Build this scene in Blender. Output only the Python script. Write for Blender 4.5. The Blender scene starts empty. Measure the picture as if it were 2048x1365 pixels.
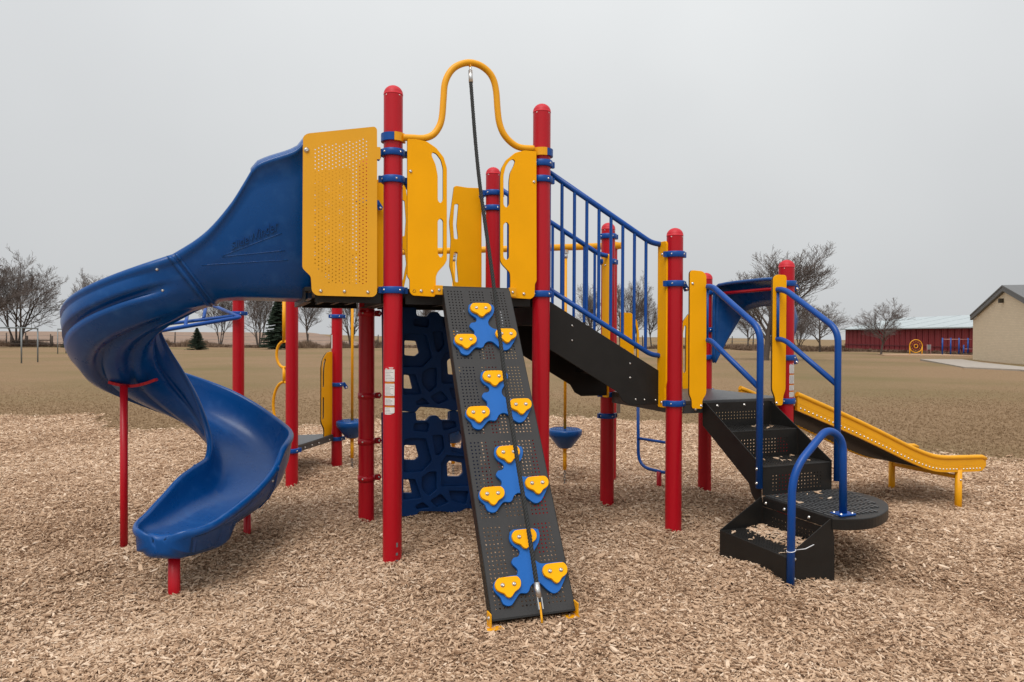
import bpy, bmesh, math, random
import numpy as np
from mathutils import Vector, Matrix, noise
from mathutils.bvhtree import BVHTree

R = math.radians
random.seed(7)
rng = np.random.default_rng(11)
sc = bpy.context.scene
COL = sc.collection

# ---------------------------------------------------------------- camera
cam_d = bpy.data.cameras.new('camera')
cam_d.sensor_width = 36
cam_d.lens = 36 * 1400 / 2048
cam_d.clip_start = .05
cam_d.clip_end = 6000
cam = bpy.data.objects.new('camera', cam_d)
COL.objects.link(cam)
cam.matrix_world = Matrix.Translation((0, 0, 1.53)) @ Matrix.Rotation(R(90 - .51), 4, 'X') @ Matrix.Rotation(.004, 4, 'Z')
sc.camera = cam

# ---------------------------------------------------------------- overcast sky
SUN_EL, SUN_AZ = R(57), R(198)          # azimuth clockwise from +Y
world = bpy.data.worlds.new('World')
sc.world = world
world.use_nodes = True
nt = world.node_tree
nt.nodes.clear()
wo = nt.nodes.new('ShaderNodeOutputWorld')
bg = nt.nodes.new('ShaderNodeBackground')
sky = nt.nodes.new('ShaderNodeTexSky')
sky.sky_type = 'NISHITA'
sky.sun_disc = False
sky.sun_elevation = SUN_EL
sky.sun_rotation = SUN_AZ
sky.air_density = 1.0
sky.dust_density = 4.0
hs = nt.nodes.new('ShaderNodeHueSaturation')
hs.inputs['Saturation'].default_value = .12
hs.inputs['Value'].default_value = .55
tc = nt.nodes.new('ShaderNodeTexCoord')
nz = nt.nodes.new('ShaderNodeTexNoise')
nz.inputs['Scale'].default_value = 1.3
nz.inputs['Detail'].default_value = 4
nz.inputs['Roughness'].default_value = .45
cr = nt.nodes.new('ShaderNodeValToRGB')
cr.color_ramp.elements[0].position = .30
cr.color_ramp.elements[0].color = (4.75, 4.88, 5.02, 1)
cr.color_ramp.elements[1].position = .72
cr.color_ramp.elements[1].color = (5.95, 6.1, 6.16, 1)
mx = nt.nodes.new('ShaderNodeMix')
mx.data_type = 'RGBA'
mx.inputs[0].default_value = .88
nt.links.new(tc.outputs['Generated'], nz.inputs['Vector'])
nt.links.new(nz.outputs['Fac'], cr.inputs['Fac'])
nt.links.new(sky.outputs[0], hs.inputs['Color'])
nt.links.new(hs.outputs[0], mx.inputs[6])
nt.links.new(cr.outputs[0], mx.inputs[7])
sx = nt.nodes.new('ShaderNodeSeparateXYZ')
nt.links.new(tc.outputs['Generated'], sx.inputs[0])
cl = nt.nodes.new('ShaderNodeClamp')             # overcast skies are brighter overhead than at the horizon
nt.links.new(sx.outputs['Z'], cl.inputs['Value'])
g2 = nt.nodes.new('ShaderNodeMath'); g2.operation = 'MULTIPLY_ADD'
g2.inputs[1].default_value = .85; g2.inputs[2].default_value = .25
nt.links.new(cl.outputs[0], g2.inputs[0])
gm = nt.nodes.new('ShaderNodeMath'); gm.operation = 'MULTIPLY_ADD'
gm.inputs[2].default_value = .865
nt.links.new(g2.outputs[0], gm.inputs[0])
nt.links.new(cl.outputs[0], gm.inputs[1])
sv_ = nt.nodes.new('ShaderNodeVectorMath')
sv_.operation = 'SCALE'
nt.links.new(mx.outputs[2], sv_.inputs[0])
nt.links.new(gm.outputs[0], sv_.inputs['Scale'])
nt.links.new(sv_.outputs[0], bg.inputs['Color'])
bg.inputs['Strength'].default_value = .1
nt.links.new(bg.outputs[0], wo.inputs['Surface'])

sun_d = bpy.data.lights.new('sun', 'SUN')
sun_d.energy = 1.5
sun_d.angle = R(34)
sun_d.color = (1, .965, .92)
sun = bpy.data.objects.new('sun', sun_d)
COL.objects.link(sun)
sdir = Vector((math.sin(SUN_AZ) * math.cos(SUN_EL), math.cos(SUN_AZ) * math.cos(SUN_EL), math.sin(SUN_EL)))
sun.rotation_euler = sdir.to_track_quat('Z', 'Y').to_euler()
sun.location = (0, -5, 20)

vs = sc.view_settings
vs.view_transform = 'Standard'
vs.look = 'None'
vs.gamma = 1
vs.use_curve_mapping = False
vs.exposure = .43


# ================================================================= helpers
def material(name, base, rough=.5, metal=0., spec=.5, var=.12, vscale=6., bump=0., bscale=300., second=None, sfac=(.45, .65), coat=0., stretch=None):
    m = bpy.data.materials.new(name)
    m.use_nodes = True
    t = m.node_tree
    b = t.nodes['Principled BSDF']
    b.inputs['Roughness'].default_value = rough
    b.inputs['Metallic'].default_value = metal
    b.inputs['Specular IOR Level'].default_value = spec
    b.inputs['Coat Weight'].default_value = coat
    co = t.nodes.new('ShaderNodeTexCoord')
    src = co.outputs['Object']
    if stretch:
        mp = t.nodes.new('ShaderNodeMapping')
        mp.inputs['Scale'].default_value = stretch
        t.links.new(src, mp.inputs['Vector'])
        src = mp.outputs[0]
    n = t.nodes.new('ShaderNodeTexNoise')
    n.inputs['Scale'].default_value = vscale
    n.inputs['Detail'].default_value = 5
    t.links.new(src, n.inputs['Vector'])
    r = t.nodes.new('ShaderNodeValToRGB')
    r.color_ramp.elements[0].position = sfac[0] if second else .25
    r.color_ramp.elements[1].position = sfac[1] if second else .75
    lo = [c * (1 - var) for c in base]
    hi = [min(1, c * (1 + var)) for c in base]
    r.color_ramp.elements[0].color = (*lo, 1)
    r.color_ramp.elements[1].color = (*(second or hi), 1)
    t.links.new(n.outputs['Fac'], r.inputs['Fac'])
    t.links.new(r.outputs['Color'], b.inputs['Base Color'])
    # roughness variation
    mr = t.nodes.new('ShaderNodeMapRange')
    mr.inputs['To Min'].default_value = max(.02, rough - .07)
    mr.inputs['To Max'].default_value = min(1, rough + .09)
    t.links.new(n.outputs['Fac'], mr.inputs['Value'])
    t.links.new(mr.outputs[0], b.inputs['Roughness'])
    if bump:
        n2 = t.nodes.new('ShaderNodeTexNoise')
        n2.inputs['Scale'].default_value = bscale
        n2.inputs['Detail'].default_value = 2
        t.links.new(src, n2.inputs['Vector'])
        bp = t.nodes.new('ShaderNodeBump')
        bp.inputs['Strength'].default_value = bump
        bp.inputs['Distance'].default_value = .002
        t.links.new(n2.outputs['Fac'], bp.inputs['Height'])
        t.links.new(bp.outputs[0], b.inputs['Normal'])
    return m


def tone_material(name, cols, rough=.85):
    """colour picked per instance through the point attribute 'tone'"""
    m = bpy.data.materials.new(name)
    m.use_nodes = True
    t = m.node_tree
    b = t.nodes['Principled BSDF']
    b.inputs['Roughness'].default_value = rough
    b.inputs['Specular IOR Level'].default_value = .2
    a = t.nodes.new('ShaderNodeAttribute')
    a.attribute_type = 'INSTANCER'
    a.attribute_name = 'tone'
    r = t.nodes.new('ShaderNodeValToRGB')
    r.color_ramp.interpolation = 'LINEAR'
    els = r.color_ramp.elements
    while len(els) < len(cols):
        els.new(.5)
    for i, c in enumerate(cols):
        els[i].position = i / (len(cols) - 1)
        els[i].color = (*c, 1)
    t.links.new(a.outputs['Fac'], r.inputs['Fac'])
    co = t.nodes.new('ShaderNodeTexCoord')
    n = t.nodes.new('ShaderNodeTexNoise')
    n.inputs['Scale'].default_value = 90
    t.links.new(co.outputs['Object'], n.inputs['Vector'])
    mr = t.nodes.new('ShaderNodeMapRange')
    mr.inputs['To Min'].default_value = .72
    mr.inputs['To Max'].default_value = 1.18
    t.links.new(n.outputs['Fac'], mr.inputs['Value'])
    mu = t.nodes.new('ShaderNodeVectorMath')
    mu.operation = 'SCALE'
    t.links.new(r.outputs['Color'], mu.inputs[0])
    t.links.new(mr.outputs[0], mu.inputs['Scale'])
    t.links.new(mu.outputs[0], b.inputs['Base Color'])
    return m


M = dict(
    red=material('red_powder_coat', (.43, .003, .012), .34, spec=.35, var=.10, vscale=3, bump=.05, bscale=500, stretch=(1, 1, .15)),
    redcap=material('red_plastic_cap', (.52, .012, .024), .5, spec=.35, var=.06),
    yellow=material('yellow_plastic', (.90, .405, .0), .52, spec=.15, var=.05, vscale=4, bump=.12, bscale=420),
    ypaint=material('yellow_powder_coat', (.80, .36, .004), .42, spec=.35, var=.06, vscale=5, bump=.05, bscale=500),
    ysteel=material('yellow_perforated_steel', (.76, .37, .02), .5, spec=.25, var=.04, vscale=4),
    blue=material('blue_powder_coat', (.001, .060, .29), .36, spec=.35, var=.10, vscale=6, bump=.05, bscale=500),
    bplastic=material('blue_slide_plastic', (.0, .062, .245), .28, spec=.34, var=.06, vscale=11, bump=.10, bscale=260, second=(.012, .088, .285), sfac=(.55, .80)),
    bstep=material('blue_sheet_plastic', (.008, .115, .42), .5, spec=.3, var=.06, vscale=6),
    navy=material('navy_climbing_wall_plastic', (.0, .028, .12), .55, spec=.25, var=.12, vscale=5, bump=.1, bscale=200),
    black=material('black_vinyl_coating', (.012, .011, .010), .45, spec=.3, var=.18, vscale=9, bump=.18, bscale=330),
    ramp=material('charcoal_vinyl_coating', (.033, .032, .032), .5, spec=.35, var=.14, vscale=5, bump=.2, bscale=420),
    deckm=material('grey_black_vinyl_deck', (.055, .056, .058), .40, var=.2, vscale=7, bump=.2, bscale=300),
    edge=material('dark_panel_edge', (.03, .022, .01), .6),
    steel=material('stainless_steel', (.62, .60, .57), .28, metal=1., var=.1, vscale=60),
    alu=material('brushed_aluminium', (.60, .60, .59), .38, metal=1., var=.12, vscale=40),
    rubber=material('black_rubber', (.018, .017, .017), .55, var=.2, vscale=30),
    rope=material('black_braided_rope', (.020, .022, .022), .75, var=.3, vscale=140),
    white=material('white_label_vinyl', (.72, .70, .68), .5, var=.04),
    orange=material('orange_label_vinyl', (.55, .17, .012), .5, var=.04),
    dtext=material('grey_label_print', (.16, .16, .17), .6, var=.1),
    chain=material('galvanised_chain', (.22, .21, .20), .5, metal=.8, var=.2),
    zip=material('white_nylon_tie', (.7, .7, .72), .45),
    concrete=material('concrete_path', (.34, .295, .25), .9, var=.12, vscale=3, bump=.2, bscale=60),
    brick=material('tan_painted_block', (.40, .33, .24), .85, var=.08, vscale=4),
    fascia=material('grey_metal_fascia', (.13, .13, .13), .6, var=.08),
    roofm=material('pale_metal_roof', (.40, .445, .455), .5, var=.06, vscale=1.5),
    barn=material('barn_red_siding', (.25, .026, .030), .7, var=.16, vscale=3, stretch=(1, 1, .2)),
    barnd=material('barn_red_batten', (.15, .018, .022), .7, var=.16, vscale=3),
    galv=material('grey_galvanised_pipe', (.20, .22, .225), .5, metal=.3, var=.1),
    wood=material('weathered_fence_wood', (.10, .075, .06), .9, var=.25, vscale=8, stretch=(1, 1, .2)),
    bark=material('grey_brown_bark', (.085, .066, .055), .95, var=.3, vscale=10, stretch=(1, 1, .25)),
    twig=material('grey_brown_twigs', (.125, .098, .086), .95, var=.25, vscale=6),
    needle=material('dark_evergreen_needles', (.022, .040, .022), .85, var=.45, vscale=12),
    pinkbar=material('faded_pink_bar', (.42, .20, .20), .5),
)
MULCH_TONES = [(.19, .105, .058), (.40, .255, .158), (.54, .37, .243), (.65, .47, .325), (.76, .59, .44)]
M['chip'] = tone_material('wood_chip', MULCH_TONES, .85)
M['blade'] = tone_material('dry_grass_blade', [(.175, .108, .052), (.275, .182, .101), (.35, .238, .138), (.44, .315, .198)], .8)
M['brush'] = tone_material('dry_weed_stalk', [(.10, .065, .045), (.19, .125, .085), (.27, .185, .125)], .9)


def mesh_obj(name, me, mat=None, parent=None, label=None, smooth=None):
    o = bpy.data.objects.new(name, me)
    COL.objects.link(o)
    if mat is not None and not me.materials:
        me.materials.append(M[mat] if isinstance(mat, str) else mat)
    if parent is not None:
        o.parent = parent
        if parent.type == 'EMPTY':
            o.matrix_parent_inverse = Matrix.Translation(-parent.location)
    if label:
        o['label'] = label
    return o


def thing(name, label, cat, loc=(0, 0, 0), group=None):
    o = bpy.data.objects.new(name, None)
    COL.objects.link(o)
    o.location = loc
    o.empty_display_size = .2
    o['label'] = label
    o['category'] = cat
    if group:
        o['group'] = group
    return o


def tag(o, label, cat, group=None):
    o['label'] = label
    o['category'] = cat
    if group:
        o['group'] = group
    return o


class MB:
    def __init__(s):
        s.v, s.f, s.sm = [], [], []

    def add(s, vs_, fs, smooth=False):
        o = len(s.v)
        s.v += [tuple(p) for p in vs_]
        s.f += [tuple(i + o for i in f) for f in fs]
        s.sm += [smooth] * len(fs)
        return s

    def box(s, c, ax, ay, az, hx, hy, hz):
        c = Vector(c); ax = Vector(ax) * hx; ay = Vector(ay) * hy; az = Vector(az) * hz
        P = [c + ax * i + ay * j + az * k for i in (-1, 1) for j in (-1, 1) for k in (-1, 1)]
        return s.add(P, [(0, 1, 3, 2), (4, 6, 7, 5), (0, 4, 5, 1), (2, 3, 7, 6), (0, 2, 6, 4), (1, 5, 7, 3)])

    def prism(s, poly, d):
        """poly: list of 3-D points in a plane; extruded by vector d"""
        n = len(poly); d = Vector(d)
        P = [Vector(p) for p in poly]
        return s.add(P + [p + d for p in P], [tuple(range(n - 1, -1, -1)), tuple(range(n, 2 * n))] +
                     [(i, (i + 1) % n, (i + 1) % n + n, i + n) for i in range(n)])

    def tube(s, pts, r, n=12, cap=True, closed=False):
        pts = [Vector(p) for p in pts]
        rs = r if isinstance(r, (list, tuple)) else [r] * len(pts)
        N = len(pts)
        tg = []
        for i in range(N):
            a = pts[(i - 1) % N] if (closed or i > 0) else pts[0]
            b = pts[(i + 1) % N] if (closed or i < N - 1) else pts[-1]
            tg.append((b - a).normalized())
        up = Vector((0, 0, 1)) if abs(tg[0].z) < .9 else Vector((1, 0, 0))
        nrm = (up - tg[0] * up.dot(tg[0])).normalized()
        V, Fc = [], []
        for i in range(N):
            nrm = (nrm - tg[i] * nrm.dot(tg[i])).normalized()
            bi = tg[i].cross(nrm)
            for k in range(n):
                a = 2 * math.pi * k / n
                V.append(pts[i] + (nrm * math.cos(a) + bi * math.sin(a)) * rs[i])
        for i in range(N if closed else N - 1):
            j = (i + 1) % N
            for k in range(n):
                k2 = (k + 1) % n
                Fc.append((i * n + k, i * n + k2, j * n + k2, j * n + k))
        s.add(V, Fc, True)
        if cap and not closed:
            o = len(s.v) - len(V)
            s.f.append(tuple(o + k for k in range(n - 1, -1, -1))); s.sm.append(False)
            s.f.append(tuple(o + (N - 1) * n + k for k in range(n))); s.sm.append(False)
        return s

    def lathe(s, c, prof, n=20, smooth=True, capb=False, capt=False):
        c = Vector(c)
        V = [c + Vector((r * math.cos(2 * math.pi * k / n), r * math.sin(2 * math.pi * k / n), z)) for r, z in prof for k in range(n)]
        Fc = [(i * n + k, i * n + (k + 1) % n, (i + 1) * n + (k + 1) % n, (i + 1) * n + k) for i in range(len(prof) - 1) for k in range(n)]
        s.add(V, Fc, smooth)
        o = len(s.v) - len(V)
        if capb:
            s.f.append(tuple(o + k for k in range(n - 1, -1, -1))); s.sm.append(False)
        if capt:
            s.f.append(tuple(o + (len(prof) - 1) * n + k for k in range(n))); s.sm.append(False)
        return s

    def mesh(s, name):
        me = bpy.data.meshes.new(name)
        me.from_pydata(s.v, [], s.f)
        me.polygons.foreach_set('use_smooth', s.sm)
        me.update()
        return me

    def build(s, name, mat, parent=None, label=None, bevel=0., fix=True):
        me = s.mesh(name)
        if fix or bevel:
            bm = bmesh.new()
            bm.from_mesh(me)
            bmesh.ops.recalc_face_normals(bm, faces=bm.faces)
            if bevel:
                ed = [e for e in bm.edges if len(e.link_faces) == 2 and e.calc_face_angle(0) > .6]
                bmesh.ops.bevel(bm, geom=ed, offset=bevel, segments=2, profile=.5, affect='EDGES', clamp_overlap=True)
            bm.to_mesh(me)
            bm.free()
        return mesh_obj(name, me, mat, parent, label)


def smooth_path(pts, sub=6, closed=False):
    pts = [Vector(p) for p in pts]
    n = len(pts)
    out = []
    rngi = range(n if closed else n - 1)
    for i in rngi:
        p0 = pts[(i - 1) % n] if (closed or i > 0) else pts[0]
        p1, p2 = pts[i], pts[(i + 1) % n]
        p3 = pts[(i + 2) % n] if (closed or i + 2 < n) else pts[-1]
        for k in range(sub):
            t = k / sub
            out.append(.5 * ((2 * p1) + (-p0 + p2) * t + (2 * p0 - 5 * p1 + 4 * p2 - p3) * t * t + (-p0 + 3 * p1 - 3 * p2 + p3) * t ** 3))
    if not closed:
        out.append(pts[-1])
    return out


def bend_path(pts, r=.08, seg=6):
    """polyline with rounded corners"""
    pts = [Vector(p) for p in pts]
    out = [pts[0]]
    for i in range(1, len(pts) - 1):
        a, b, c = pts[i - 1], pts[i], pts[i + 1]
        d1, d2 = (a - b), (c - b)
        rr = min(r, d1.length * .48, d2.length * .48)
        p, q = b + d1.normalized() * rr, b + d2.normalized() * rr
        for k in range(seg + 1):
            t = k / seg
            out.append((1 - t) ** 2 * p + 2 * t * (1 - t) * b + t * t * q)
    out.append(pts[-1])
    return out


def round2(poly, r=.012, seg=3):
    P = [Vector((x, y, 0)) for x, y in poly]
    out = []
    n = len(P)
    for i in range(n):
        a, b, c = P[i - 1], P[i], P[(i + 1) % n]
        d1, d2 = a - b, c - b
        rr = min(r, d1.length * .45, d2.length * .45)
        p, q = b + d1.normalized() * rr, b + d2.normalized() * rr
        for k in range(seg + 1):
            t = k / seg
            w = (1 - t) ** 2 * p + 2 * t * (1 - t) * b + t * t * q
            out.append((w.x, w.y))
    return out


def plate(outline, holes, frame, thick, bevel=.0, rim=None):
    """flat sheet with holes; frame = (origin, ax, ay); sheet lies from 0 to +thick along ax x ay"""
    cu = bpy.data.curves.new('tmp', 'CURVE')
    cu.dimensions = '2D'
    cu.fill_mode = 'BOTH'
    K_ = 100.
    cu.extrude = (thick / 2 - bevel) * K_
    cu.bevel_depth = bevel * K_
    cu.bevel_resolution = 1
    cu.offset = -bevel * K_
    for L in [outline] + list(holes):
        sp = cu.splines.new('POLY')
        sp.points.add(len(L) - 1)
        sp.use_cyclic_u = True
        for p, (x, y) in zip(sp.points, L):
            p.co = (x * K_, y * K_, 0, 1)
    o = bpy.data.objects.new('tmp', cu)
    COL.objects.link(o)
    dg = bpy.context.evaluated_depsgraph_get()
    me = bpy.data.meshes.new_from_object(o.evaluated_get(dg))
    bpy.data.objects.remove(o)
    bpy.data.curves.remove(cu)
    me.materials.clear()
    og, ax, ay = [Vector(q) for q in frame]
    az = ax.cross(ay)
    mt = Matrix(((ax.x, ay.x, az.x, og.x), (ax.y, ay.y, az.y, og.y), (ax.z, ay.z, az.z, og.z), (0, 0, 0, 1))) @ Matrix.Translation((0, 0, thick / 2)) @ Matrix.Scale(1 / K_, 4)
    me.transform(mt)
    return me


def circ(x, y, r, n=8, a0=0.):
    return [(x + r * math.cos(a0 + 2 * math.pi * i / n), y + r * math.sin(a0 + 2 * math.pi * i / n)) for i in range(n)]


def ipl(q, keys):
    """smooth interpolation through (q, value) keys"""
    if q <= keys[0][0]:
        return keys[0][1]
    for i in range(len(keys) - 1):
        (a, x), (b, y) = keys[i], keys[i + 1]
        if q <= b:
            h = b - a
            def slope(j):
                if j <= 0 or j >= len(keys) - 1:
                    j0, j1 = max(0, j - 1), min(len(keys) - 1, j + 1)
                else:
                    j0, j1 = j - 1, j + 1
                return (keys[j1][1] - keys[j0][1]) / (keys[j1][0] - keys[j0][0])
            t = (q - a) / h
            m0, m1 = slope(i) * h, slope(i + 1) * h
            return (2 * t ** 3 - 3 * t * t + 1) * x + (t ** 3 - 2 * t * t + t) * m0 + (-2 * t ** 3 + 3 * t * t) * y + (t ** 3 - t * t) * m1
    return keys[-1][1]


def sstep(a, b, x):
    t = min(1, max(0, (x - a) / (b - a)))
    return t * t * (3 - 2 * t)


UZ = Vector((0, 0, 1))
_bolt = None


def bolt(parent, loc, nrm, r=.0095, name='bolt', mat='steel'):
    """button-head bolt, shared mesh, facing nrm"""
    global _bolt
    if _bolt is None:
        b = MB()
        b.lathe((0, 0, 0), [(1.25, -.3), (1.25, .02), (1.0, .12), (.92, .42), (.6, .68), (.32, .74), (.30, .5), (.0, .5)], 12)
        _bolt = b.mesh('bolt')
        _bolt.materials.append(M['steel'])
    o = mesh_obj(name, _bolt, None, parent)
    o.matrix_basis = Matrix.Translation(Vector(loc)) @ Vector(nrm).to_track_quat('Z', 'X').to_matrix().to_4x4() @ Matrix.Scale(r, 4)
    return o


# ================================================================= ground
TH = R(20.7)
U = Vector((math.cos(TH), math.sin(TH), 0))
V = Vector((-math.sin(TH), math.cos(TH), 0))
POST = {k: Vector((x, y, 0)) for k, (x, y) in dict(
    A=(-.799, 4.69), R=(.209, 5.06), B=(-1.182, 5.69), J=(-.168, 6.06), D=(1.266, 5.46), C=(.883, 6.46), F=(2.29, 5.85),
    E=(1.89, 6.84), G=(-2.301, 7.32), H=(-3.119, 7.98), I=(-2.088, 8.35), L=(1.06, 7.5)).items()}

BUMPS = [(-2.3, 7.15, -.07, .55), (.56, 7.62, -.10, .32), (-.67, 7.97, -.08, .32), (-1.89, 8.30, -.10, .32), (1.45, 4.35, .06, .45),
         (-2.1, 3.85, -.06, .55), (.15, 3.62, .02, .5), (4.2, 6.5, -.05, .5), (-.3, 5.9, .06, .7), (1.6, 6.3, .05, .6), (-1.9, 5.6, .05, .6),
         (2.3, 4.0, -.03, .8), (-3.2, 4.2, .03, .9), (.9, 4.2, -.03, .7), (3.2, 4.6, .03, .8), (-2.5, 8.0, .05, .6), (1.75, 4.45, .045, .3), (2.9, 3.85, -.08, .45), (2.35, 3.75, .05, .35), (3.6, 4.3, -.06, .5), (-1.3, 4.2, -.06, .5), (-.62, 4.35, .04, .35), (.75, 5.2, -.06, .45), (1.0, 3.5, .05, .4), (-.5, 3.4, -.05, .4),
         (-1.6, 3.4, .05, .5), (2.15, 4.6, -.07, .35), (-2.9, 5.5, -.04, .5), (.3, 5.6, -.05, .4), (3.3, 5.6, .06, .5), (1.3, 5.3, .035, .2), (-.78, 4.6, .03, .2), (4.8, 5.2, -.05, .6), (-4.2, 6.0, .05, .8), (2.55, 4.42, -.06, .2), (2.8, 4.2, -.06, .2), (3.05, 4.05, -.055, .22), (2.6, 4.15, .04, .2), (2.95, 4.4, .035, .25)]
for _k, _p in POST.items():      # chips scuffed up on one side of each post, kicked away on the other
    _a = random.uniform(0, 6.283)
    BUMPS += [(_p.x + .11 * math.cos(_a), _p.y + .11 * math.sin(_a), .035, .12), (_p.x - .12 * math.cos(_a), _p.y - .12 * math.sin(_a), -.03, .13)]


def mulch_z(x, y):
    z = .042 * (noise.noise((x * .55, y * .55, 3.1))) + .026 * noise.noise((x * 1.7, y * 1.7, 8.2)) + .014 * noise.noise((x * 4.5, y * 4.5, 1.))
    z += .020 * abs(noise.noise((x * 2.6 + 9, y * 2.6, 4.4))) - .010
    for bx, by, a, r in BUMPS:
        d2 = ((x - bx) ** 2 + (y - by) ** 2) / (r * r)
        if d2 < 8:
            z += a * math.exp(-d2)
    return z


EDGE = [(-16, 13.2), (-9.4, 12.9), (-7.6, 13.2), (-7.45, 12.6), (-6.6, 11.15), (-5.2, 11.25), (-3.9, 11.6), (-2.6, 12.3), (-1.4, 12.7), (.3, 13.1), (1.8, 12.9),
        (2.5, 12.6), (3.4, 11.7), (4.6, 10.7), (5.3, 9.4), (6.2, 8.95), (7.6, 8.7), (10, 8.6), (14, 8.7)]


def edge_y(x):
    for i in range(len(EDGE) - 1):
        if x <= EDGE[i + 1][0]:
            t = (x - EDGE[i][0]) / (EDGE[i + 1][0] - EDGE[i][0])
            y = EDGE[i][1] + (EDGE[i + 1][1] - EDGE[i][1]) * max(0, t)
            break
    else:
        y = EDGE[-1][1]
    return y + .34 * noise.noise((x * 1.1, 0, 5)) + .20 * noise.noise((x * 3.7, 2, 5)) + .08 * noise.noise((x * 11, 1, 5))


def terrain_z(x, y):
    a = x / max(y, 1)
    hill = sstep(-.20, -.29, a) if False else (1 - sstep(-.29, -.20, a))
    up = 1.55 * sstep(80, 260, y)
    dn = -9.0 * sstep(78, 420, y)
    z = -.02 + (hill * up + (1 - hill) * dn)
    if y < 14 and -15 < x < 13:
        d = edge_y(x) - y
        z -= .35 * sstep(.3, 1.6, d)
    if y > 16:
        z += .10 * sstep(16, 40, y) * noise.noise((x * .06, y * .06, 2.))
    return z


def grid_mesh(name, xs, ys, zf):
    nx, ny = len(xs), len(ys)
    Vv = [(x, y, zf(x, y)) for y in ys for x in xs]
    Ff = [(j * nx + i, j * nx + i + 1, (j + 1) * nx + i + 1, (j + 1) * nx + i) for j in range(ny - 1) for i in range(nx - 1)]
    me = bpy.data.meshes.new(name)
    me.from_pydata(Vv, [], Ff)
    me.polygons.foreach_set('use_smooth', [True] * len(Ff))
    me.update()
    return me


def ground_material(name, c1, c2, c3, s1, s2, bump, bs, patch=None, dist=.01):
    m = bpy.data.materials.new(name)
    m.use_nodes = True
    t = m.node_tree
    b = t.nodes['Principled BSDF']
    b.inputs['Roughness'].default_value = .95
    b.inputs['Specular IOR Level'].default_value = .1
    co = t.nodes.new('ShaderNodeTexCoord')
    n1 = t.nodes.new('ShaderNodeTexNoise'); n1.inputs['Scale'].default_value = s1; n1.inputs['Detail'].default_value = 6
    n2 = t.nodes.new('ShaderNodeTexNoise'); n2.inputs['Scale'].default_value = s2; n2.inputs['Detail'].default_value = 8; n2.inputs['Roughness'].default_value = .7
    t.links.new(co.outputs['Object'], n1.inputs['Vector'])
    t.links.new(co.outputs['Object'], n2.inputs['Vector'])
    r1 = t.nodes.new('ShaderNodeValToRGB')
    r1.color_ramp.elements[0].position = .33; r1.color_ramp.elements[0].color = (*c1, 1)
    r1.color_ramp.elements[1].position = .66; r1.color_ramp.elements[1].color = (*c2, 1)
    t.links.new(n2.outputs['Fac'], r1.inputs['Fac'])
    mxx = t.nodes.new('ShaderNodeMix'); mxx.data_type = 'RGBA'
    mrr = t.nodes.new('ShaderNodeMapRange')
    mrr.inputs['From Min'].default_value = .42; mrr.inputs['From Max'].default_value = .68; mrr.inputs['To Max'].default_value = .75
    t.links.new(n1.outputs['Fac'], mrr.inputs['Value'])
    t.links.new(mrr.outputs[0], mxx.inputs[0])
    t.links.new(r1.outputs[0], mxx.inputs[6])
    mxx.inputs[7].default_value = (*c3, 1)
    t.links.new(mxx.outputs[2], b.inputs['Base Color'])
    n3 = t.nodes.new('ShaderNodeTexNoise'); n3.inputs['Scale'].default_value = bs; n3.inputs['Detail'].default_value = 6
    t.links.new(co.outputs['Object'], n3.inputs['Vector'])
    bp = t.nodes.new('ShaderNodeBump'); bp.inputs['Strength'].default_value = bump; bp.inputs['Distance'].default_value = dist
    t.links.new(n3.outputs['Fac'], bp.inputs['Height'])
    t.links.new(bp.outputs[0], b.inputs['Normal'])
    return m


M['field'] = ground_material('dormant_lawn', (.175, .112, .060), (.325, .217, .127), (.165, .132, .058), .12, 22, .6, 80, dist=.03)
M['mulchbase'] = ground_material('mulch_bed', (.25, .150, .092), (.54, .365, .24), (.42, .28, .18), 1.3, 60, 1.0, 90, dist=.012)
M['crop'] = ground_material('stubble_crop', (.20, .135, .098), (.33, .235, .180), (.27, .19, .145), .05, 1.6, .5, 4, dist=.2)

xs = list(np.concatenate([np.linspace(-900, -70, 26), np.linspace(-60, -17, 22), np.linspace(-16, 15, 80), np.linspace(16, 70, 27), np.linspace(80, 900, 26)]))
ys = list(np.concatenate([np.linspace(-40, 4, 7), np.linspace(6, 16, 26), np.linspace(18, 90, 50), np.linspace(94, 460, 50), np.linspace(520, 4000, 14)]))
field = mesh_obj('field_ground', grid_mesh('field_ground', xs, ys, terrain_z), 'field')
field['kind'] = 'structure'

# the crop stubble rises behind the fence on the left
cxs = list(np.linspace(-1.0, -.195, 60))
cys = list(np.linspace(84, 420, 50))
cv, cf = [], []
for j, y in enumerate(cys):
    for a in cxs:
        x = a * y
        h = .55 * sstep(84, 96, y) * (1 - sstep(-.215, -.2, a)) + (.10 * noise.noise((x * .8, y * .8, 1)))
        cv.append((x, y, terrain_z(x, y) + h - .05))
n_ = len(cxs)
cf = [(j * n_ + i, j * n_ + i + 1, (j + 1) * n_ + i + 1, (j + 1) * n_ + i) for j in range(len(cys) - 1) for i in range(n_ - 1)]
me = bpy.data.meshes.new('crop_field'); me.from_pydata(cv, [], cf); me.update()
crop = mesh_obj('crop_field_ground', me, 'crop')
crop['kind'] = 'structure'

# mulch bed
mxs = list(np.arange(-15, 13.01, .11))
mys = list(np.arange(-2, 14.2, .11))


def bed_z(x, y):
    d = edge_y(x) - y
    return mulch_z(x, y) - .01 - .16 * (1 - sstep(-.45, .35, d)) - (.05 * max(0, -d) if d < 0 else 0)


mulch = mesh_obj('mulch_bed_ground', grid_mesh('mulch_bed', mxs, mys, bed_z), 'mulchbase')
mulch['kind'] = 'structure'


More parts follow.
